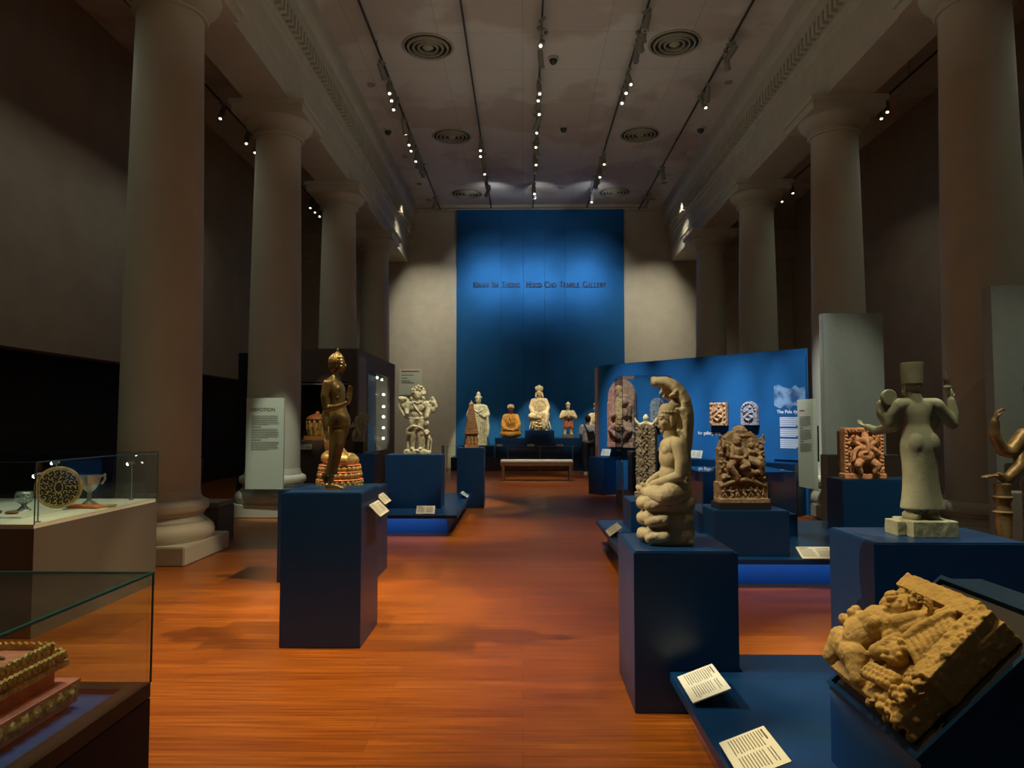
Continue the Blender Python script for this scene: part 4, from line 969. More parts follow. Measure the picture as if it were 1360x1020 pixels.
for i in range(10): s.ell((-.2 + i * .044, -.085, .575 + .008 * (i % 2)), (.018, .016, .018))
for i in range(12):
    for q in (-1, 1): s.ell((.215 * q, -.082, .08 + i * .042), (.016, .014, .014))
s.build('carved_slab', PINKSTONE, t, .0048, 1, nz=.003, nscale=35)
t2 = B().box(-.25, .25, .05, .075, .06, .56); t2.build('back_support', DKWOOD, t)

t = thing('slender_relief_statue', 'dark slender stone relief of a standing deity topped by a pale figure with spread arms', 'carved statue', (1.53, 8.85, .64), -.35)
s = S(); slab(s, .24, .92, .14, .5); s.box((0, 0, .04), (.28, .20, .08))
for j in range(7):
    s.mini((-.085, -.06, .08 + j * .115), .135, pose=j * 2 + 1, depth=1.5); s.mini((.0, -.075, .12 + j * .112), .12, pose=j * 3, depth=1.5); s.mini((.08, -.06, .07 + j * .115), .125, pose=j * 2 + 2, depth=1.5)
s.build('carved_body', DARKSTONE, t, .0055, 1, nz=.003, nscale=30)
s = S(); s.ell((0, -.03, .985), (.035, .035, .04)); s.ell((0, -.03, 1.015), .022); s.cap((0, -.03, .94), (0, -.03, .88), .03, .04)
for q in (-1, 1): s.chain([(.02 * q, -.03, .925), (.08 * q, -.04, .90), (.12 * q, -.05, .95), (.13 * q, -.05, .985)], [.022, .02, .015, .008])
s.build('spread_arm_figure', PALEWOOD, t, .005, 1)

# garuda block on its sloping desk
t = thing('sloped_display_box', 'navy display box with sloping top under the yellow sandstone block', 'display box', (1.243, 2.96, .23))
sl = math.atan2(.43, .474); Ls = math.hypot(.43, .474)
b = B(); M = Matrix(((1, 0, 0, 0), (0, 0, 1, -.66), (0, 1, 0, 0), (0, 0, 0, 1)))
b.prism([(0, 0), (.62, 0), (.62, .725), (.474, .725), (0, .295)], .66, M); b.build('box_body', NAVY, t)
Rz = Matrix(((0, math.cos(sl), -math.sin(sl), 0), (-1, 0, 0, 0), (0, math.sin(sl), math.cos(sl), 0), (0, 0, 0, 1)))
# slope frame: local x = -Y world, local y = up the slope, local z = slope normal
SF = Matrix.Translation((0, 0, .295)) @ Rz
def sbox(b, x0, x1, y0, y1, z0, z1): bmesh.ops.create_cube(b.bm, size=1, matrix=SF @ xf(((x0 + x1) / 2, (y0 + y1) / 2, (z0 + z1) / 2), (x1 - x0, y1 - y0, z1 - z0)))
b = B()
for a in ((0, .66, 0, .018), (0, .66, Ls - .018, Ls), (0, .018, .018, Ls - .018), (.642, .66, .018, Ls - .018)): sbox(b, *a, .001, .022)
b.build('raised_rim', NAVY, t)
b = B(); sbox(b, .03, .63, .03, Ls - .03, .001, .008); b.build('inset_panel', DKFRAME, t)
g = thing('winged_figure_block', 'large yellow sandstone block carved with a winged crouching figure, lying on the sloping box', 'carved stone block', (0, 0, 0))
g.matrix_world = Matrix.Translation((1.243, 2.96, .23)) @ SF @ Matrix.Translation((.058, .05, .012))
s = S(); Wd, Hd, Tk = .53, .47, .085
def GP(a, bb2, z=0): return (a * Wd, bb2 * Hd, Tk + z)
s.box((Wd / 2, Hd / 2, Tk / 2), (Wd, Hd, Tk)); s.box((Wd * .44, Hd * .95, Tk / 2 + .028), (Wd * .86, Hd * .14, Tk + .055)); s.box((Wd * .42, Hd * .86, Tk / 2 + .012), (Wd * .78, Hd * .05, Tk + .035))
s.box((Wd * .92, Hd * .66, Tk / 2 + .025), (Wd * .16, Hd * .66, Tk + .05), (0, .1, .1)); s.box((Wd * .04, Hd * .60, Tk / 2 + .01), (Wd * .14, Hd * .7, Tk + .02))
# torso and head
s.ell(GP(.10, .22, .03), (.065, .06, .055)); s.ell(GP(.18, .36, .045), (.075, .085, .06)); s.ell(GP(.24, .50, .05), (.088, .075, .062)); s.ell(GP(.19, .46, .09), (.035, .03, .02)); s.ell(GP(.32, .47, .09), (.035, .03, .02))
s.cap(GP(.27, .58, .05), GP(.28, .66, .055), .04, .04)
c = Vector(GP(.31, .72, .05)); s.ell(c, (.050, .056, .045)); s.ell(c + Vector((-.0, -.030, .012)), (.037, .036, .040)); s.cap(c + Vector((0, .008, .045)), c + Vector((0, -.018, .060)), .007, .012)
s.ell(c + Vector((-.020, .004, .040)), (.011, .006, .007)); s.ell(c + Vector((.020, .004, .040)), (.011, .006, .007)); s.cap(c + Vector((-.013, -.036, .050)), c + Vector((.013, -.036, .050)), .006); s.ell(c + Vector((0, -.055, .038)), .013)
for i in range(46):
    a = rnd.uniform(-.35, PI + .35); rr = rnd.uniform(.038, .062); s.ell(c + Vector((rr * math.cos(a), rr * math.sin(a) + .008, rnd.uniform(.0, .035))), .0095)
# arms
s.chain([GP(.36, .56, .045), GP(.46, .58, .06), GP(.54, .70, .055)], [.040, .034, .028]); s.hand(GP(.54, .70, .06), (.55, .6, .1), (0, .2, 1), .11, .75, .02)
s.chain([GP(.12, .55, .03), GP(.0, .44, .045), GP(.05, .34, .06)], [.040, .034, .028]); s.chain([GP(.42, .45, .04), GP(.56, .60, .045), GP(.68, .86, .04)], [.026, .026, .022])
s.chain([GP(.42, .30, .03), GP(.52, .50, .035)], [.03, .03])
# legs
s.chain([GP(.14, .18, .02), GP(.36, .17, .055), GP(.46, .04, .02)], [.046, .044, .028]); s.chain([GP(.10, .20, .02), GP(-.02, .24, .045), GP(.0, .06, .02)], [.044, .038, .028])
# garland / beast heads
c2 = Vector(GP(.60, .37, .035)); s.ell(c2, (.048, .045, .04)); s.ell(c2 + Vector((-.03, -.026, .02)), (.026, .022, .022)); s.ell(c2 + Vector((-.018, .012, .036)), .011); s.ell(c2 + Vector((.012, -.02, .036)), .011); 
for i in range(22): a = rnd.uniform(0, 2 * PI); s.ell(c2 + Vector((.045 * math.cos(a), .042 * math.sin(a), rnd.uniform(.0, .03))), .011)
c3 = Vector(GP(-.05, .42, .03)); s.ell(c3, (.05, .04, .045)); s.ell(c3 + Vector((-.03, -.02, .03)), (.026, .022, .022)); s.ell(c3 + Vector((-.01, .035, .03)), .022); s.ell(c3 + Vector((.02, .01, .05)), .02)
for k in range(7):
    for q in range(3): s.ell(GP(.55 + k * .035, .10 + .04 * q + .008 * k, .045 - .004 * k), (.014, .017, .020))
# wing feathers
for k in range(8):
    f = k / 7; s.chain([GP(.60 + .13 * f, .50 + .32 * f, .045), GP(.72 + .10 * f, .46 + .30 * f, .035), GP(.80 + .05 * f, .40 + .33 * f, .012)], [.017, .018, .012])
s.chain([GP(.60, .50, .05), GP(.66, .66, .055), GP(.74, .84, .05)], [.02, .022, .02])
for k in range(7): s.chain([GP(.05 + .012 * k, .60 + .035 * k, .03), GP(.13, .63 + .035 * k, .05)], [.012, .014])
s.ell(GP(.10, .70, .04), (.035, .035, .03)); s.ell(GP(.10, .76, .05), .028)
for i in range(150): s.ell(GP(rnd.uniform(.84, 1.0), rnd.uniform(.1, 1.0), rnd.uniform(.02, .05)), rnd.uniform(.006, .017))
for i in range(90): s.ell(GP(rnd.uniform(.6, 1.0), rnd.uniform(-.02, .10), rnd.uniform(-.08, .005)), rnd.uniform(.007, .018))
o = s.build('carved_stone', YSTONE, g, .0036, 1, nz=.003, nscale=40, clipz=0)
b = B(); M2 = Matrix.Translation((.47, .1, .0))
b.prism([(0, 0), (.012, 0), (.012, .012), (0, .012)], .03, Matrix.Translation((.55, .10, 0))); b.build('retaining_pin', DKFRAME, g)

# bronze/wood standing figure cut by the right edge
t = thing('pillar_hand_statue', 'dark gilded statue at the right edge with one hand resting on a pillar', 'statue', (3.74, 5.2, .35))
s = S(); k = 1.0
s.cone((0, 0, .05), (0, 0, .75), .15, .135, 30, .8); s.ell((0, 0, .78), (.15, .12, .12)); s.ell((0, 0, .98), (.12, .09, .14)); s.cap((-.13, 0, 1.14), (.13, 0, 1.14), .055); s.cap((0, 0, 1.15), (0, 0, 1.24), .05)
s.chain([(-.14, 0, 1.13), (-.25, -.03, 1.02), (-.30, -.03, 1.04)], [.055, .046, .04]); s.chain([(-.30, -.03, 1.03), (-.37, -.05, 1.15), (-.37, -.06, 1.24)], [.042, .038, .03]); s.hand((-.37, -.06, 1.25), (.3, 0, 1), (1, -.2, 0), .13, .7)
s.chain([(-.13, .02, 1.08), (-.20, -.05, .92), (-.33, -.1, .83), (-.38, -.10, .86)], [.048, .042, .034, .026]); s.hand((-.36, -.10, .855), (-1, 0, .05), (0, 0, 1), .15, -.15)
s.chain([(.14, 0, 1.13), (.26, -.03, 1.0), (.35, -.03, 1.14)], [.055, .046, .03]); s.chain([(.13, .02, 1.08), (.24, -.05, .88), (.36, -.1, .85)], [.048, .04, .03])
s.ell((-.06, -.06, .03), (.05, .10, .03)); s.ell((.06, -.06, .03), (.05, .10, .03)); s.box((0, 0, .01), (.4, .34, .03))
s.head((0, -.01, 1.34), .21, -PI / 2); s.cone((0, 0, 1.43), (0, 0, 1.55), .085, .05)
s.build('body', OLDGILT, t, .0075, 2)
B().lathe([(.05, 0), (.062, .01), (.06, .06), (.048, .08), (.045, .30), (.048, .45), (.055, .56), (.060, .60), (.066, .605), (.05, .615), (.046, .66), (.06, .70), (.066, .71), (.05, .72), (.055, .80), (.03, .81)], (-.36, -.1, 0), seg=24).build('pillar', OLDGILT, t, smooth=True)
pedestal('low navy pedestal at the right edge under the gilded statue', 3.40, 4.5, 4.9, 5.6, .35)

# grey display units behind right-hand exhibits
pedestal('low grey-green ledge behind the elephant-god panel', 4.24, 5.30, 10.0, 10.25, 1.12, m=GREYP, name='display_ledge', cat='display ledge', top=False)
tag(B().box(4.61, 5.52, 10.93, 11.08, 0, 3.24).build('partition_screen', GREYP), 'tall grey-green panel standing before the second right column', 'display panel')
pedestal('low grey ledge at the right edge under the carved brown stele', 4.44, 6.2, 6.6, 6.86, .94, m=GREYP, name='display_ledge', cat='display ledge', top=False)
tag(B().box(4.74, 7.4, 7.22, 7.36, 0, 2.96).build('partition_screen', GREYP), 'tall grey-green panel at the right edge before the nearest right column', 'display panel')
tag(B().box(5.84, 5.90, 9.85, 9.9, 0, 2.13).build('black_post', DKFRAME), 'thin tall black post behind the back-turned stone statue', 'post')
t = card('small white card on the grey-green ledge right of the elephant-god panel', (4.93, 10.10, 1.19), .17, .14, math.radians(60), 0, deck=1.12)
t = thing('brown_stele', 'tall brown carved stele on the grey ledge at the right edge', 'carved stele', (4.93, 6.74, .94), .06)
s = S(); s.box((0, 0, .5), (.40, .12, 1.0)); s.box((-.18, -.03, .5), (.05, .13, 1.0)); s.box((0, -.03, .98), (.42, .14, .05))
for j in range(6): s.mini((-.11, -.06, .04 + j * .155), .16, pose=j * 2 + 1, depth=1.2)
s.mini((.05, -.06, .04), .85, pose=1, depth=.6)
s.build('carved_slab', BROWNSTONE, t, .007, 1, nz=.004, nscale=30)

# ------------------------------------------------------------------ text panels on the columns
def textpanel(label, loc, w_, h_, rz, title):
    t = thing('text_panel', label, 'text panel', loc, rz)
    B().box(-w_ / 2, w_ / 2, -.03, .03, 0, h_).build('board', PANELW, t, bevel=.004)
    B().box(-w_ * .25, w_ * .25, .03, .12, h_ * .3, h_ * .7).build('wall_bracket', DKFRAME, t)
    b = B(); z = h_ * .80; r2 = random.Random(5); blocks = [9, 9, 8]
    for bi, n in enumerate(blocks):
        if bi: b.box(-w_ * .36, -w_ * .10, -.0315, -.03, z + .005, z + .017); z -= .025
        for k in range(n): b.box(-w_ * .36, w_ * (.38 - r2.uniform(0, .05)) if k < n - 1 else w_ * .1, -.0312, -.03, z, z + .007); z -= .0185
        z -= .02
    b.build('text_lines', INK, t)
    if title:
        cu = bpy.data.curves.new('title', 'FONT'); cu.body = title; cu.size = .078; cu.offset = .001; cu.extrude = .001; cu.align_x = 'LEFT'
        o = bpy.data.objects.new('t', cu); COL.objects.link(o); dg = bpy.context.evaluated_depsgraph_get()
        me = bpy.data.meshes.new_from_object(o.evaluated_get(dg)); bpy.data.objects.remove(o)
        o = link(me, 'title_text', mat('bronze_ink', (.10, .055, .02), .6), t); o.location = (-w_ * .38, -.0315, h_ * .855); o.rotation_euler = (PI / 2, 0, 0)
    else: B().box(-w_ * .36, -w_ * .02, -.0315, -.03, h_ * .865, h_ * .88).build('title_text', REDINK, t)
    return t
textpanel('pale green DEVOTION text panel before the second left column', (-4.19, 11.55, .48), .62, 1.48, -.02, 'DEVOTION')
textpanel('pale text panel seen edge-on at the slanted blue wall, right', (4.50, 11.35, .53), .56, 1.40, -PI / 2 + .05, None)
t = thing('wall_text_panel', 'white wall text panel with red heading on the cream end wall, left', 'text panel', (-3.8, 23.98, 2.45))
B().box(-.38, .38, -.03, .015, 0, .88).build('board', PANELW, t)
b = B(); b.box(-.30, .30, -.036, -.03, .78, .82); b.build('red_heading', REDINK, t)
b = B()
for k, (z, l) in enumerate(((.66, .1), (.56, -.1), (.46, .0), (.40, .12))): b.box(-.30, l, -.036, -.03, z, z + .025)
b.build('text_lines', INK, t)

# ------------------------------------------------------------------ slanted blue partition with its graphics
A0 = (1.7, 15.9)
t = thing('blue_partition', 'slanted royal-blue partition wall on the right with mounted reliefs', 'partition wall', (0, 0, 0))
B().prism([(1.7, 15.9), (4.83, 12.1), (4.83, 12.2), (2.05, 16.7), (1.7, 16.7)], 2.82).build('partition_body', BLUEWALL, t)
b = B(); b.box(1.685, 1.70, 15.95, 16.66, 0, 2.80); b.build('end_lining', mat('mauve_brown_lining', (.22, .13, .13), .6), t)
b = B()
for k in range(16): b.box(1.680, 1.685, 16.22, 16.36, 1.0 + .05 * k, 1.0 + .05 * k + (.028 if k % 5 else .01))
b.build('vertical_text', WHITEINK, t)
RZ = math.atan2(-3.8, 3.13)
W = thing('wall_graphic_panel', 'blue text panel The Pala dynasty with map at the right end of the slanted wall', 'text panel', (*A0, 0), RZ)
def panel_image():
    m = bpy.data.materials.new('map_print'); m.use_nodes = True; nt = m.node_tree; bs = nt.nodes['Principled BSDF']; bs.inputs['Roughness'].default_value = .6
    tc = nt.nodes.new('ShaderNodeTexCoord'); n = nt.nodes.new('ShaderNodeTexNoise'); n.inputs['Scale'].default_value = 5; n.inputs['Detail'].default_value = 6
    nt.links.new(tc.outputs['Object'], n.inputs['Vector']); r = nt.nodes.new('ShaderNodeValToRGB')
    r.color_ramp.elements[0].color = (.03, .10, .26, 1); r.color_ramp.elements[1].color = (.22, .38, .58, 1); r.color_ramp.elements[0].position = .42; r.color_ramp.elements[1].position = .60
    nt.links.new(n.outputs['Fac'], r.inputs[0]); nt.links.new(r.outputs[0], bs.inputs['Base Color']); return m
B().box(4.28, 4.90, -.022, 0, .92, 2.70).build('board', BLUEWALL, W)
mp = S(); 
b = B(); b.prism([(4.30, 1.86), (4.40, 1.80), (4.50, 1.84), (4.58, 1.78), (4.66, 1.86), (4.74, 1.84), (4.88, 1.97), (4.88, 2.18), (4.78, 2.14), (4.70, 2.20), (4.60, 2.14), (4.48, 2.17), (4.40, 2.22), (4.30, 2.20)], .003, Matrix(((1, 0, 0, 0), (0, 0, -1, -.022), (0, 1, 0, 0), (0, 0, 0, 1)))); b.build('map_print', panel_image(), W)
def flat_text(body, size, loc, parent, m, name, extr=.002):
    cu = bpy.data.curves.new(name, 'FONT'); cu.body = body; cu.size = size; cu.extrude = extr; cu.offset = .0012
    o = bpy.data.objects.new('t', cu); COL.objects.link(o); dg = bpy.context.evaluated_depsgraph_get()
    me = bpy.data.meshes.new_from_object(o.evaluated_get(dg)); bpy.data.objects.remove(o)
    o = link(me, name, m, parent); o.location = loc; o.rotation_euler = (PI / 2, 0, 0); return o
flat_text('The Pala dynasty', .083, (4.345, -.024, 1.72), W, WHITEINK, 'title_text')
b = B(); z = 1.64
for n in (8, 7, 8):
    for k in range(n): b.box(4.40, 4.84 if k < n - 1 else 4.70, -.024, -.022, z, z + .012); z -= .021
    z -= .03
b.build('text_lines', WHITEINK, W)
g2 = thing('wall_lettering', 'white wall words or gallery e on the slanted blue wall', 'lettering', (*A0, 0), RZ)
flat_text('for gallery ent', .088, (2.66, -.004, 1.325), g2, WHITEINK, 'words')
def wall_relief(name, label, cat, s0, s1, z0, z1, m, arch, fill):
    wd, ht = s1 - s0, z1 - z0; c = Vector((A0[0], A0[1], 0)) + Matrix.Rotation(RZ, 3, 'Z') @ Vector(((s0 + s1) / 2, -.06, z0))
    t = thing(name, label, cat, c, RZ); s = S(); slab(s, wd, ht, .08, arch); fill(s, wd, ht)
    s.build('carved_slab', m, t, .0065 if ht > .8 else .0042, 1, nz=.003, nscale=30); return t
def f1(s, w_, h_):
    s.mini((.03, -.06, .08), 1.0, pose=5, depth=.5); s.mini((-.24, -.05, .1), .45, pose=1, depth=.5); s.mini((.27, -.05, .1), .40, pose=4, depth=.5)
    s.torus if False else None
    s.box((0, -.03, .05), (w_, .10, .10))
    for q in (-1, 1):
        s.box((w_ / 2 * q * .96, -.02, .5), (.03, .10, .95))
wall_relief('standing_relief', 'tall arched red sandstone relief of a standing figure on the slanted blue wall', 'carved relief', .37, 1.12, 1.02, 2.47, REDSTONE, 1, f1)
def f2(s, w_, h_):
    for j in range(4): s.mini((-.07, -.04, .03 + j * .125), .12, pose=j, depth=1); s.mini((.07, -.04, .03 + j * .125), .12, pose=j + 2, depth=1)
wall_relief('arched_plaque', 'small grey arched carved plaque next to the tall red relief', 'carved relief', 1.55, 1.87, 1.48, 2.05, GREYSTONE, 1, f2)
def f3(s, w_, h_):
    s.mini((0, -.04, .06), .32, pose=2, depth=.8)
    for j in range(5):
        for q in (-1, 1): s.ell((.15 * q, -.045, .05 + j * .085), (.022, .02, .03))
    for j in range(5): s.ell((-.12 + j * .06, -.045, .40), (.02, .02, .02))
wall_relief('square_plaque', 'rectangular pinkish carved plaque on the slanted blue wall, above the stele', 'carved relief', 3.0, 3.36, 1.50, 1.93, PINKSTONE, 0, f3)
def f4(s, w_, h_):
    s.mini((0, -.04, .05), .30, pose=2, depth=.8)
    for j in range(9): a = PI * j / 8; s.ell((.13 * math.cos(a), -.045, .27 + .12 * math.sin(a)), .02)
wall_relief('grey_arched_plaque', 'grey arched carved plaque at the right of the pinkish rectangular plaque', 'carved relief', 3.67, 4.0, 1.51, 1.94, GREYSTONE, 1, f4)
for lb, s0, s1, zz in (('low navy counter at the left end of the slanted blue wall', .02, .50, .80), ('low navy counter along the right half of the slanted blue wall', 1.7, 4.85, .87)):
    c = Vector((*A0, 0)) + Matrix.Rotation(RZ, 3, 'Z') @ Vector(((s0 + s1) / 2, -.19, 0))
    t = thing('wall_counter', lb, 'display counter', c, RZ); h = (s1 - s0) / 2
    B().box(-h, h, -.17, .17, 0, zz).build('counter_body', NAVY, t, bevel=.004)
for lb, s0, z, in (('small white card on the blue wall under the tall red relief', .34, .90), ('small white card on the blue wall counter behind the dark slender relief', 1.75, .93), ('small white card on the blue wall counter behind the snake hood', 2.72, .95)):
    c = Vector((*A0, 0)) + Matrix.Rotation(RZ, 3, 'Z') @ Vector((s0, -.14, z))
    card(lb, c, .26, .15, math.radians(70), RZ, reach=.13)

# tall glass showcase
t = thing('tall_glass_showcase', 'tall clear glass showcase before the slanted blue wall', 'glass showcase', (0, 0, 0))
glass_box(t, 1.80, 2.68, 12.9, 13.9, .25, 2.40, edge=mat('dark_glass_edge', (.03, .07, .10), .2), ew=.008)
B().box(1.80, 2.68, 12.9, 13.9, 0, .25).build('base_box', BROWNCASE, t)
B().box(2.02, 2.62, 13.2, 13.8, .25, 1.02).build('inner_plinth', NAVY, t)
for k, (x, y, h, lb) in enumerate(((2.33, 13.4, .14, 'tallest pale figurine in the tall glass showcase'), (2.43, 13.5, .09, 'small pale figurine right of the tallest in the glass showcase'), (2.24, 13.5, .08, 'small pale figurine left of the tallest in the glass showcase'))):
    s = S(); s.ell((0, 0, h * .25), (h * .28, h * .22, h * .25)); s.ell((0, 0, h * .55), (h * .17, h * .13, h * .2)); s.ell((0, 0, h * .85), h * .12)
    o = s.build('figurine', mat('pale_blue_ceramic', (.6, .75, .8), .3), None, .004, 1, loc=(x, y, 1.02)); tag(o, lb, 'figurine', 'figurines in the tall glass showcase')
t = thing('low_vitrine', 'low glass-topped navy vitrine behind the carved stele', 'display case', (0, 0, 0))
B().box(2.05, 3.12, 8.2, 9.2, .28, .53).build('case_body', NAVY, t); glass_box(t, 2.05, 3.12, 8.2, 9.2, .53, 1.0, edge=mat('dark_glass_edge', (.03, .07, .10), .2))

# ------------------------------------------------------------------ dark brown showcase, left
t = thing('brown_showcase', 'tall dark brown walk-round showcase behind the walking Buddha', 'showcase', (0, 0, 0))
x0, x1, y0, y1, H = -5.15, -3.555, 15.2, 19.7, 3.14
b = B(); b.box(x0, x1, y0, y0 + .6, 0, 1.16); b.box(x0, x1, y0, y0 + .6, 2.42, H); b.box(-3.72, x1, y0, y0 + .6, 1.16, 2.42); b.box(x0, x0 + .15, y0, y0 + .6, 1.16, 2.42)
b.box(x0, x0 + .1, y0 + .6, y1, 0, H); b.box(x1 - .05, x1, y0 + .6, 16.3, 0, H); b.box(x1 - .05, x1, 19.0, y1, 0, H); b.box(x1 - .05, x1, 16.3, 19.0, 0, .84); b.box(x1 - .05, x1, 16.3, 19.0, 2.74, H); b.box(x0 + .1, x1 - .05, y1 - .05, y1, 0, H)
b.build('case_shell', BROWNCASE, t)
b = B(); b.box(x0 + .15, -3.72, y0 + .58, y0 + .6, 1.16, 2.42); b.box(x0 + .15, -3.72, y0 + .02, y0 + .58, 2.41, 2.42); b.build('niche_lining', NICHE, t)
B().box(x0 + .15, -3.72, y0 - .01, y0, 2.36, 2.39).build('niche_rail', mat('rail_grey', (.2, .2, .19), .4), t)
b = B(); b.box(x1 - .30, x1 - .28, 16.3, 19.0, .84, 2.74); b.box(x1 - .28, x1 - .05, 16.3, 19.0, .82, .84); b.box(x1 - .28, x1 - .05, 16.28, 16.3, .84, 2.74); b.box(x1 - .28, x1 - .05, 19.0, 19.02, .84, 2.74)
b.build('window_lining', mat('case_lining_grey', (.22, .21, .19), .6), t)
B().box(x1 - .045, x1 - .037, 16.3, 19.0, .84, 2.74).build('glass_pane', GLASS, t)
B().box(x1, x1 + .006, 15.35, 16.05, .1, 3.0).build('pale_side_strip', mat('mauve_grey_strip', (.25, .21, .22), .5), t)
b = B()  # glowing balls stand in for spotlights mirrored in the window glass
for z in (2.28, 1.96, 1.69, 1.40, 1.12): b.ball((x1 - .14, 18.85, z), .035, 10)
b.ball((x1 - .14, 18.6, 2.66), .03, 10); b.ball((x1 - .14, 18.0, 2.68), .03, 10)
b.build('spot_reflections', emis('reflection_glow', (1, .98, .8), 12), t)
t = thing('book_cradle', 'white sloping cradle with pale manuscript inside the brown showcase window', 'book cradle', (x1 - .17, 17.3, .84))
b = B(); M = Matrix(((0, 0, 1, -.1), (1, 0, 0, 0), (0, 1, 0, 0), (0, 0, 0, 1))); b.prism([(-.9, 0), (.9, 0), (.9, .05), (-.8, .50), (-.9, .50)], .2, M); b.build('cradle', mat('cradle_white', (.55, .56, .54), .6), t)
s = S(); s.ell((0, 0, .07), (.05, .05, .07)); s.ell((0, 0, .16), .035)
tag(s.build('figurine', mat('white_porcelain', (.75, .75, .72), .3), None, .006, 1, loc=(x1 - .17, 16.46, 1.34)), 'small white figurine inside the brown showcase window', 'figurine')
t = thing('gilded_urn', 'carved gold lidded urn with a face in the dark niche of the brown showcase', 'urn', (-4.48, 15.48, 1.16))
B().box(-.24, .24, -.2, .2, 0, .10).build('foot_block', mat('brown_gold_block', (.26, .15, .06), .5), t, bevel=.01)
s = S(); s.cone((0, 0, .10), (0, 0, .42), .16, .21, 30); s.ell((0, -.19, .28), (.055, .04, .07)); s.ell((0, -.19, .36), .04)
for j in range(12): a = 2 * PI * j / 12; s.chain([(.17 * math.cos(a), .17 * math.sin(a), .13), (.21 * math.cos(a), .21 * math.sin(a), .25), (.22 * math.cos(a), .22 * math.sin(a), .40)], [.035, .03, .035])
s.build('carved_bowl', GOLD, t, .008, 2, nz=.005, nscale=25)
B().lathe([(.20, .43), (.24, .44), (.245, .47), (.20, .52), (.12, .56), (.05, .58), (.045, .61), (.03, .63), (.01, .635)], seg=36).build('lid', mat('red_gold_lid', (.33, .14, .06), .45, metal=.3), t, smooth=True)
card('white text card jutting from the front of the brown showcase', (-4.62, 15.12, 1.03), .26, .12, math.radians(60), 0, reach=.085)
t = thing('stone_fragment', 'leaning grey carved stone fragment on a black stand beside the brown showcase', 'stone fragment', (-2.80, 12.3, 1.03))
B().box(-.10, .06, -.10, .10, 0, .20).build('black_stand', DKFRAME, t)
s = S(); s.box((0, 0, .27), (.17, .14, .50), (0, .26, 0)); s.mini((-.05, -.08, .05), .40, pose=1)
s.build('carved_fragment', GRANITE, t, .007, 1, nz=.008, nscale=14, loc=(0, 0, .17))

# ------------------------------------------------------------------ far end: tiered base, rail, bench, visitor
t = thing('tiered_display_base', 'long stepped navy display base before the blue lettered wall', 'display base', (0, 0, 0))
B().box(-2.28, 3.3, 22.55, 23.8, 0, .42).build('low_step', NAVY, t); B().box(-1.95, -.93, 22.6, 23.75, .42, .79).build('left_block', NAVY, t)
B().box(-.88, 3.2, 22.6, 23.75, .42, 1.03).build('long_block', NAVY, t); B().box(.07, 1.0, 22.62, 23.4, 1.03, 1.27).build('raised_block', NAVY, t)
t = thing('glass_barrier', 'low glass barrier with thin top rail before the stepped base', 'barrier', (0, 21.95, 0))
b = B(); b.box(-2.35, 2.2, -.012, .012, .80, .815); b.build('top_rail', mat('steel_rail', (.22, .27, .33), .35, metal=.6), t)
for x in (-2.33, -1.45, -.46, .53, 1.53, 2.18): B().box(x - .012, x + .012, -.012, .012, 0, .80).build('post', mat('steel_rail', (.22, .27, .33), .35, metal=.6), t)
for a, c in ((-2.31, -1.47), (-1.43, -.48), (-.44, .51), (.55, 1.51), (1.55, 2.16)): B().box(a, c, -.004, .004, .04, .78).build('glass_pane', GLASS, t)
t = thing('handrail', 'small dark handrail at the left end of the glass barrier', 'handrail', (-2.42, 21.4, 0))
for y in (0, .45): B().cyl((0, y, 0), (0, y, .82), .015, seg=10).build('post', DKFRAME, t)
B().cyl((0, 0, .82), (0, .45, .82), .015, seg=10).build('rail', DKFRAME, t)
for x, lb in ((-.72, 'small white card on the barrier rail before the orange-robed Buddha'), (.24, 'small white card on the barrier rail before the crowned statue'), (1.13, 'small white card on the barrier rail before the praying attendant')):
    card(lb, (x, 21.88, .83), .21, .10, math.radians(35), 0, reach=.065)
t = thing('bench', 'long wooden gallery bench with pale seat pad in the middle of the floor', 'bench', (.365, 18.9, 0))
B().box(-.96, .96, -.22, .22, .40, .50).build('seat_frame', MIDWOOD, t, bevel=.006); B().box(-.95, .95, -.21, .21, .50, .555).build('seat_pad', CUSHION, t, bevel=.012)
for q in (-1, 1): b = B(); b.prism([(-.22, 0), (.22, 0), (.22, .40), (-.22, .40)], .07, Matrix(((0, 0, 1, q * .88 - .035), (1, 0, 0, 0), (0, 1, 0, 0), (0, 0, 0, 1)))); b.build('leg', MIDWOOD, t)
B().box(-.84, .84, -.03, .03, .30, .40).build('stretcher', MIDWOOD, t)

# visitor, back to camera (faces +Y), lapping the barrier
SKIN = mat('skin', (.42, .24, .15), .55); TEE = mat('pale_grey_tee', (.55, .57, .60), .85, bump=.2, bscale=14); PANTS = mat('dark_trousers', (.018, .02, .026), .85); HAIR = mat('black_hair', (.01, .009, .008), .5); SHOE = mat('white_shoe', (.7, .68, .65), .6); BAG = mat('black_bag', (.008, .009, .014), .6)
t = thing('person', 'person in pale grey T-shirt with black sling bag, seen from behind at the far end', 'person', (1.93, 21.1, 0), .12)
s = S()
for q in (-1, 1):
    s.chain([(.09 * q, 0, .90), (.10 * q, .02, .50), (.085 * q, -.01, .10)], [.085, .055, .038]); s.chain([(.085 * q, -.02, .06), (.09 * q, .12, .03)], [.04, .032])
    s.chain([(.18 * q, 0, 1.41), (.23 * q, .01, 1.15), (.17 * q, .20, 1.04)], [.052, .042, .030]); s.hand((.165 * q, .21, 1.04), (-.5 * q, 1, .1), (0, 0, -1), .17, .4)
s.ell((0, 0, .95), (.15, .10, .13)); s.ell((0, 0, 1.15), (.14, .095, .18)); s.ell((0, 0, 1.33), (.17, .10, .13)); s.cap((-.15, 0, 1.42), (.15, 0, 1.42), .05); s.cap((0, 0, 1.44), (0, .03, 1.54), .055, .05)
s.head((0, .06, 1.62), .225, PI / 2, lobes=False)
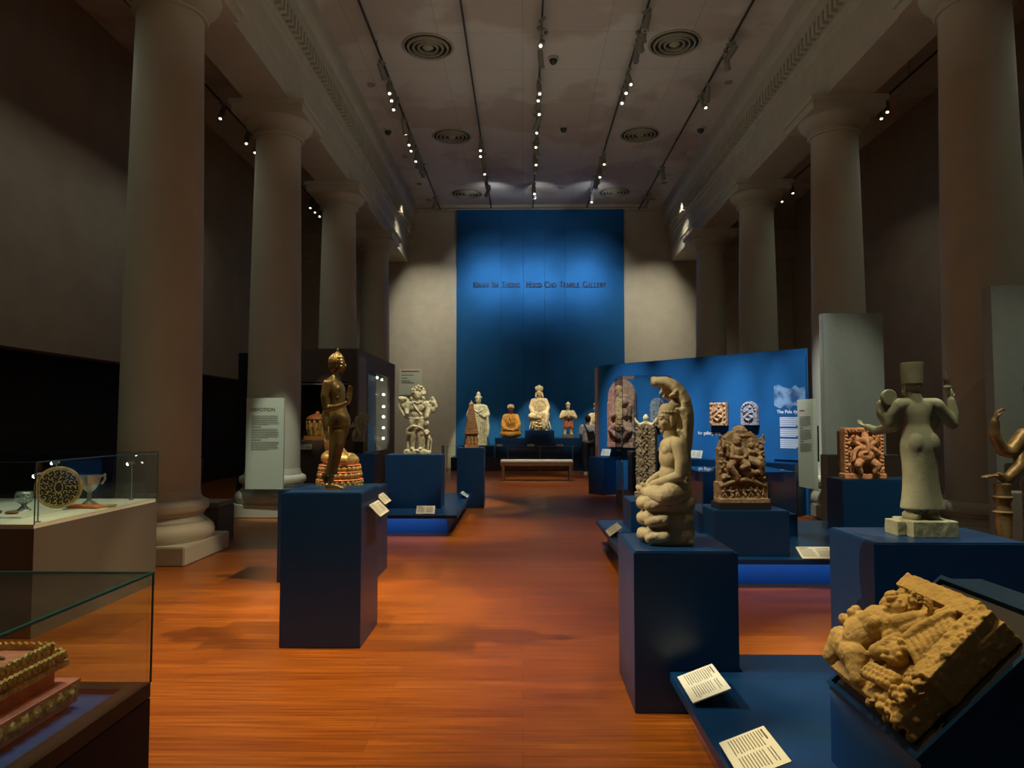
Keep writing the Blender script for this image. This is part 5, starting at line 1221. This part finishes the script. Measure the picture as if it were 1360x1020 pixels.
s.build('body', SKIN, t, .009, 3)
s = S(); s.ell((0, .035, 1.655), (.092, .105, .095)); s.ell((0, .0, 1.60), (.080, .06, .075)); s.build('hair', HAIR, t, .008, 2)
s = S(); s.cone((0, 0, .93), (0, 0, 1.25), .175, .165, 30, .72); s.ell((0, 0, 1.30), (.19, .125, .17)); s.cap((-.16, 0, 1.415), (.16, 0, 1.415), .065)
for q in (-1, 1): s.cap((.18 * q, 0, 1.41), (.225 * q, .005, 1.21), .068, .07)
for k in range(4): s.chain([(-.12 + .06 * k, -.12, 1.05), (-.05 + .04 * k, -.128, .96)], .01)
s.build('t_shirt', TEE, t, .009, 2)
s = S()
for q in (-1, 1): s.chain([(.085 * q, 0, .92), (.10 * q, .02, .50), (.088 * q, -.01, .13)], [.108, .082, .062])
s.ell((0, 0, .92), (.165, .115, .10)); s.build('trousers', PANTS, t, .009, 2)
for q in (-1, 1):
    s = S(); s.chain([(.085 * q, -.03, .05), (.09 * q, .08, .045), (.095 * q, .16, .035)], [.048, .045, .034]); s.box((.09 * q, .06, .012), (.085, .26, .024)); s.build('shoe', SHOE, t, .007, 2, clipz=0)
s = S(); s.box((.06, -.165, 1.15), (.19, .07, .24), (0, -.25, 0)); bg = s.build('sling_bag', BAG, t, .008, 3)
s = S(); s.chain([(-.15, .02, 1.47), (-.11, -.10, 1.44), (-.07, -.14, 1.33), (0, -.155, 1.22)], .017); s.build('strap', BAG, bg, .007, 1)

# ------------------------------------------------------------------ left side things
t = thing('white_topped_case', 'grey-brown museum case with pale top and glass cover before the nearest left column', 'display case', (0, 0, 0))
b = B(); b.box(-5.4, -3.985, 5.235, 7.0, 0, .80); b.box(-3.98, -3.6, 5.235, 7.0, 0, .80) if False else None
b.bm.free(); B().box(-5.4, -3.6, 5.235, 7.0, 0, .80).build('case_body', CASEBODY, t); B().box(-5.39, -3.61, 5.245, 6.99, .80, .83).build('pale_top', CASETOP, t)
glass_box(t, -5.4, -3.6, 5.235, 7.0, .83, 1.285, edge=mat('dark_glass_edge', (.03, .07, .10), .2), ew=.006)
def stem_lamp(label, x, y, lit=True, h=.36):
    t = thing('stem_lamp', label, 'lamp', (x, y, .83)); B().cyl((0, 0, 0), (0, 0, h), .006, seg=10).build('stem', LAMPB, t); B().cyl((0, 0, 0), (0, 0, .008), .022, seg=16).build('foot', LAMPB, t)
    hd = B().cyl((.02, 0, h), (-.035, 0, h - .012), .016, seg=14).build('lamp_head', LAMPB, t); B().ball((-.04, 0, h - .014), .013, 10).build('bulb', emis('stem_bulb', (1, 1, .85), 40), hd); return t
stem_lamp('slim glowing lamp on a stem at the right end of the white-topped case', -3.78, 6.86)
stem_lamp('slim lamp on a stem at the near corner of the white-topped case', -3.66, 5.36)
stem_lamp('slim glowing lamp behind the round openwork fan in the white-topped case', -4.15, 6.30, h=.40)
t = thing('openwork_disc', 'round dark openwork disc with gold scrolls standing in the white-topped case', 'decorated disc', (-3.98, 6.08, .84), .45)
M = Matrix.Translation((0, 0, .185)) @ Matrix.Rotation(PI / 2, 4, 'X')
b = B(); b.torus(.168, .012, M, 48, 8); b.build('gold_rim', GOLD, t, smooth=True)
b = B(); b.cyl((0, -.006, .185), (0, .006, .185), .166, seg=48); b.build('dark_disc', mat('black_lacquer', (.02, .015, .012), .35), t)
s = S(); r2 = random.Random(11)
for rr, n in ((.135, 18), (.10, 14), (.065, 9)):
    for k in range(n):
        a = 2 * PI * k / n; c = Vector((rr * math.cos(a), -.009, .185 + rr * math.sin(a))); rad = .014
        s.chain([c + Vector((rad * math.cos(q * .9 + a), 0, rad * math.sin(q * .9 + a))) for q in range(6)], .0038)
s.chain([Vector((.030 * math.cos(q * PI / 8), -.009, .185 + .045 * math.sin(q * PI / 8))) for q in range(17)], .005); s.chain([Vector((.152 * math.cos(q * PI / 16), -.008, .185 + .152 * math.sin(q * PI / 16))) for q in range(33)], .004)
s.build('scrollwork', GILT, t, .0035, 1)
t = thing('silver_vessel', 'ornate silver vessel behind the openwork disc in the white-topped case', 'vessel', (-3.92, 6.42, .83))
B().lathe([(.06, 0), (.07, .01), (.02, .05), (.018, .12), (.05, .15), (.075, .19), (.09, .25), (.095, .27), (.085, .275), (.01, .265)], seg=32).build('bowl', mat('tarnished_silver', (.45, .43, .36), .3, metal=.9, bump=.6), t, smooth=True)
s = S(); s.chain([(.09, 0, .26), (.13, 0, .275), (.14, 0, .24), (.11, 0, .20)], [.012, .010, .010, .012]); s.ell((.135, 0, .275), .016); s.build('handle', mat('tarnished_silver', (.45, .43, .36), .3), t, .004, 1)
s = S()
for k in range(5): s.chain([(-.12, .0 + .02 * k, .008), (.0, .01 * k - .02, .012), (.16, .03 * k - .05, .010)], [.02, .018, .012])
tag(s.build('orange_sash', mat('orange_silk', (.62, .17, .03), .6), None, .005, 1, loc=(-3.86, 6.22, .832)), 'orange silk sash lying beside the openwork disc', 'sash')
s = S(); 
for k in range(6): s.chain([(0, -.03 + .012 * k, .008), (.09, -.035 + .016 * k, .010)], [.011, .009])
tag(s.build('gold_fringe', GILT, None, .004, 1, loc=(-3.72, 6.30, .832)), 'gold embroidered sash end at the right of the orange sash', 'fringe')
t = thing('glass_goblet', 'cut crystal goblet on a foot at the left of the white-topped case', 'goblet', (-4.17, 5.93, .845))
CR = mat('cut_crystal', (.35, .42, .42), .15, metal=.6, var=.6, scale=60, bump=.8, bscale=60)
B().lathe([(.001, 0), (.055, 0), (.05, .01), (.022, .035), (.018, .045), (.022, .05)], seg=16).build('foot', CR, t); B().lathe([(.02, .05), (.06, .075), (.07, .11), (.066, .145), (.055, .16), (.05, .16), (.058, .12), (.02, .07)], seg=20).build('bowl', CR, t)
tag(B().box(-4.75, -3.92, 5.55, 6.05, .83, .845).build('display_board', CASETOP), 'thin pale board lying under the goblet in the white-topped case', 'display board')
for k, (x, y, lb) in enumerate(((-4.12, 5.72, 'small brown carved piece before the crystal goblet'), (-4.27, 5.74, 'small dark brown piece left of the other, at the left edge of the case'))):
    s = S(); s.ell((0, 0, .012), (.055, .035, .014)); s.ell((.03, 0, .018), (.025, .02, .012)); tag(s.build('carved_piece', mat('amber_brown' if k == 0 else 'dark_amber', (.25, .10, .03) if k == 0 else (.12, .06, .02), .4), None, .004, 1, loc=(x, y, .845)), lb, 'small carving')

t = thing('black_framed_case', 'black framed glass case in the near left corner holding the gilded throne', 'display case', (0, 0, 0))
xa, xb, ya, yb, zf = -2.75, -1.396, 1.0, 2.70, .62
B().box(xa, xb, ya, yb, 0, zf - .06).build('case_body', mat('black_case_paint', (.004, .006, .012), .6, spec=.2), t)
b = B(); b.box(xa, xb, yb - .07, yb, zf - .055, zf); b.box(xa, xb, ya, ya + .07, zf - .055, zf); b.box(xb - .07, xb, ya + .07, yb - .07, zf - .055, zf); b.box(xa, xa + .07, ya + .07, yb - .07, zf - .055, zf)
b.build('frame', mat('dark_olive_frame', (.014, .014, .010), .5, spec=.3), t)
B().box(xa + .07, xb - .07, ya + .07, yb - .07, zf - .055, zf - .02).build('blue_deck', mat('deck_blue', (.004, .06, .20), .6, spec=.2), t)
glass_box(t, xa, xb, ya, yb, zf, 1.02, ew=.006)
t = thing('gilded_throne', 'red and gold carved tiered throne base in the near left glass case', 'throne', (-1.99, 2.00, .60))
b = B()
b.box(-.43, .43, -.52, .52, .02, .032); b.box(-.435, .435, -.53, .53, .085, .095)
b.build('red_edges', SALMON, t)
s = S(); s.box((0, 0, .06), (.87, 1.05, .055))
for k in range(18):
    for q in (-1, 1): s.ell((.435 * q, -.48 + k * .056, .06), (.010, .018, .018))
for k in range(14):
    for q in (-1, 1): s.ell((-.38 + k * .058, .525 * q, .06), (.018, .010, .018))
s.build('lower_tier', GILT, t, .006, 1, nz=.003, nscale=45)
B().box(-.38, .38, -.47, .47, .09, .155).build('recessed_neck', REDL, t)
b = B(); b.box(-.41, .41, -.50, .50, .15, .17); b.box(-.40, .40, -.49, .49, .17, .185); b.build('gold_moulding', GILT, t)
b = B()
for k in range(44):
    y = -.49 + k * .0225
    for q in (-1, 1): b.obox((.405 * q, y, .192), (.016, .012, .03), (.5, 0, 0))
for k in range(35):
    for q in (-1, 1): b.obox((-.39 + k * .0225, .495 * q, .192), (.012, .016, .03), (0, .5, 0))
b.build('bead_row', GILT, t)
B().box(-.37, .37, -.46, .46, .185, .212).build('red_top', SALMON, t)
b = B()
for k in range(40):
    y = -.46 + k * .0235
    for q in (-1, 1): b.obox((.372 * q, y, .222), (.012, .014, .032), (.6, 0, 0))
for k in range(32):
    for q in (-1, 1): b.obox((-.36 + k * .0235, .462 * q, .222), (.014, .012, .032), (0, .6, 0))
b.build('leaf_crest', GILT, t)
s = S()
for k in range(4): s.ell((.15, -.3 + k * .22, .214), (.09, .07, .006), (0, 0, .6)); s.chain([(.02, -.35 + k * .22, .214), (.15, -.26 + k * .22, .216), (.28, -.30 + k * .22, .214)], .008)
s.build('painted_leaves', mat('dull_green_paint', (.07, .09, .04), .5), t, .005, 1)
for x in (-.36, .36):
    for y in (-.46, .46): B().box(x - .04, x + .04, y - .04, y + .04, 0, .034).build('foot', REDL, t)

tag(B().box(-5.64, -5.26, 14.0, 14.12, 0, 2.93).build('black_screen', BLACK), 'narrow black screen left of the second left column', 'screen')
t = thing('grey_bench_block', 'grey boxy seat with rounded pad behind the nearest left column', 'seat', (-4.42, 9.45, 0))
B().box(-.49, .49, -.25, .25, 0, .46).build('box_base', CASEBODY, t); B().box(-.50, .50, -.26, .26, .46, .53).build('seat_pad', mat('grey_pad', (.22, .20, .19), .8), t, bevel=.02)
for lb, x, y in (('slanted brown wooden post in the left aisle, right of the nearest column', -5.48, 12.0), ('slanted brown wooden post in the left aisle seen through the glass case', -6.9, 12.0)):
    o = B().obox((0, 0, .48), (.07, .07, .95), (0, .06, 0)).build('wooden_post', MIDWOOD, None, (x, y, 0)); tag(o, lb, 'post')
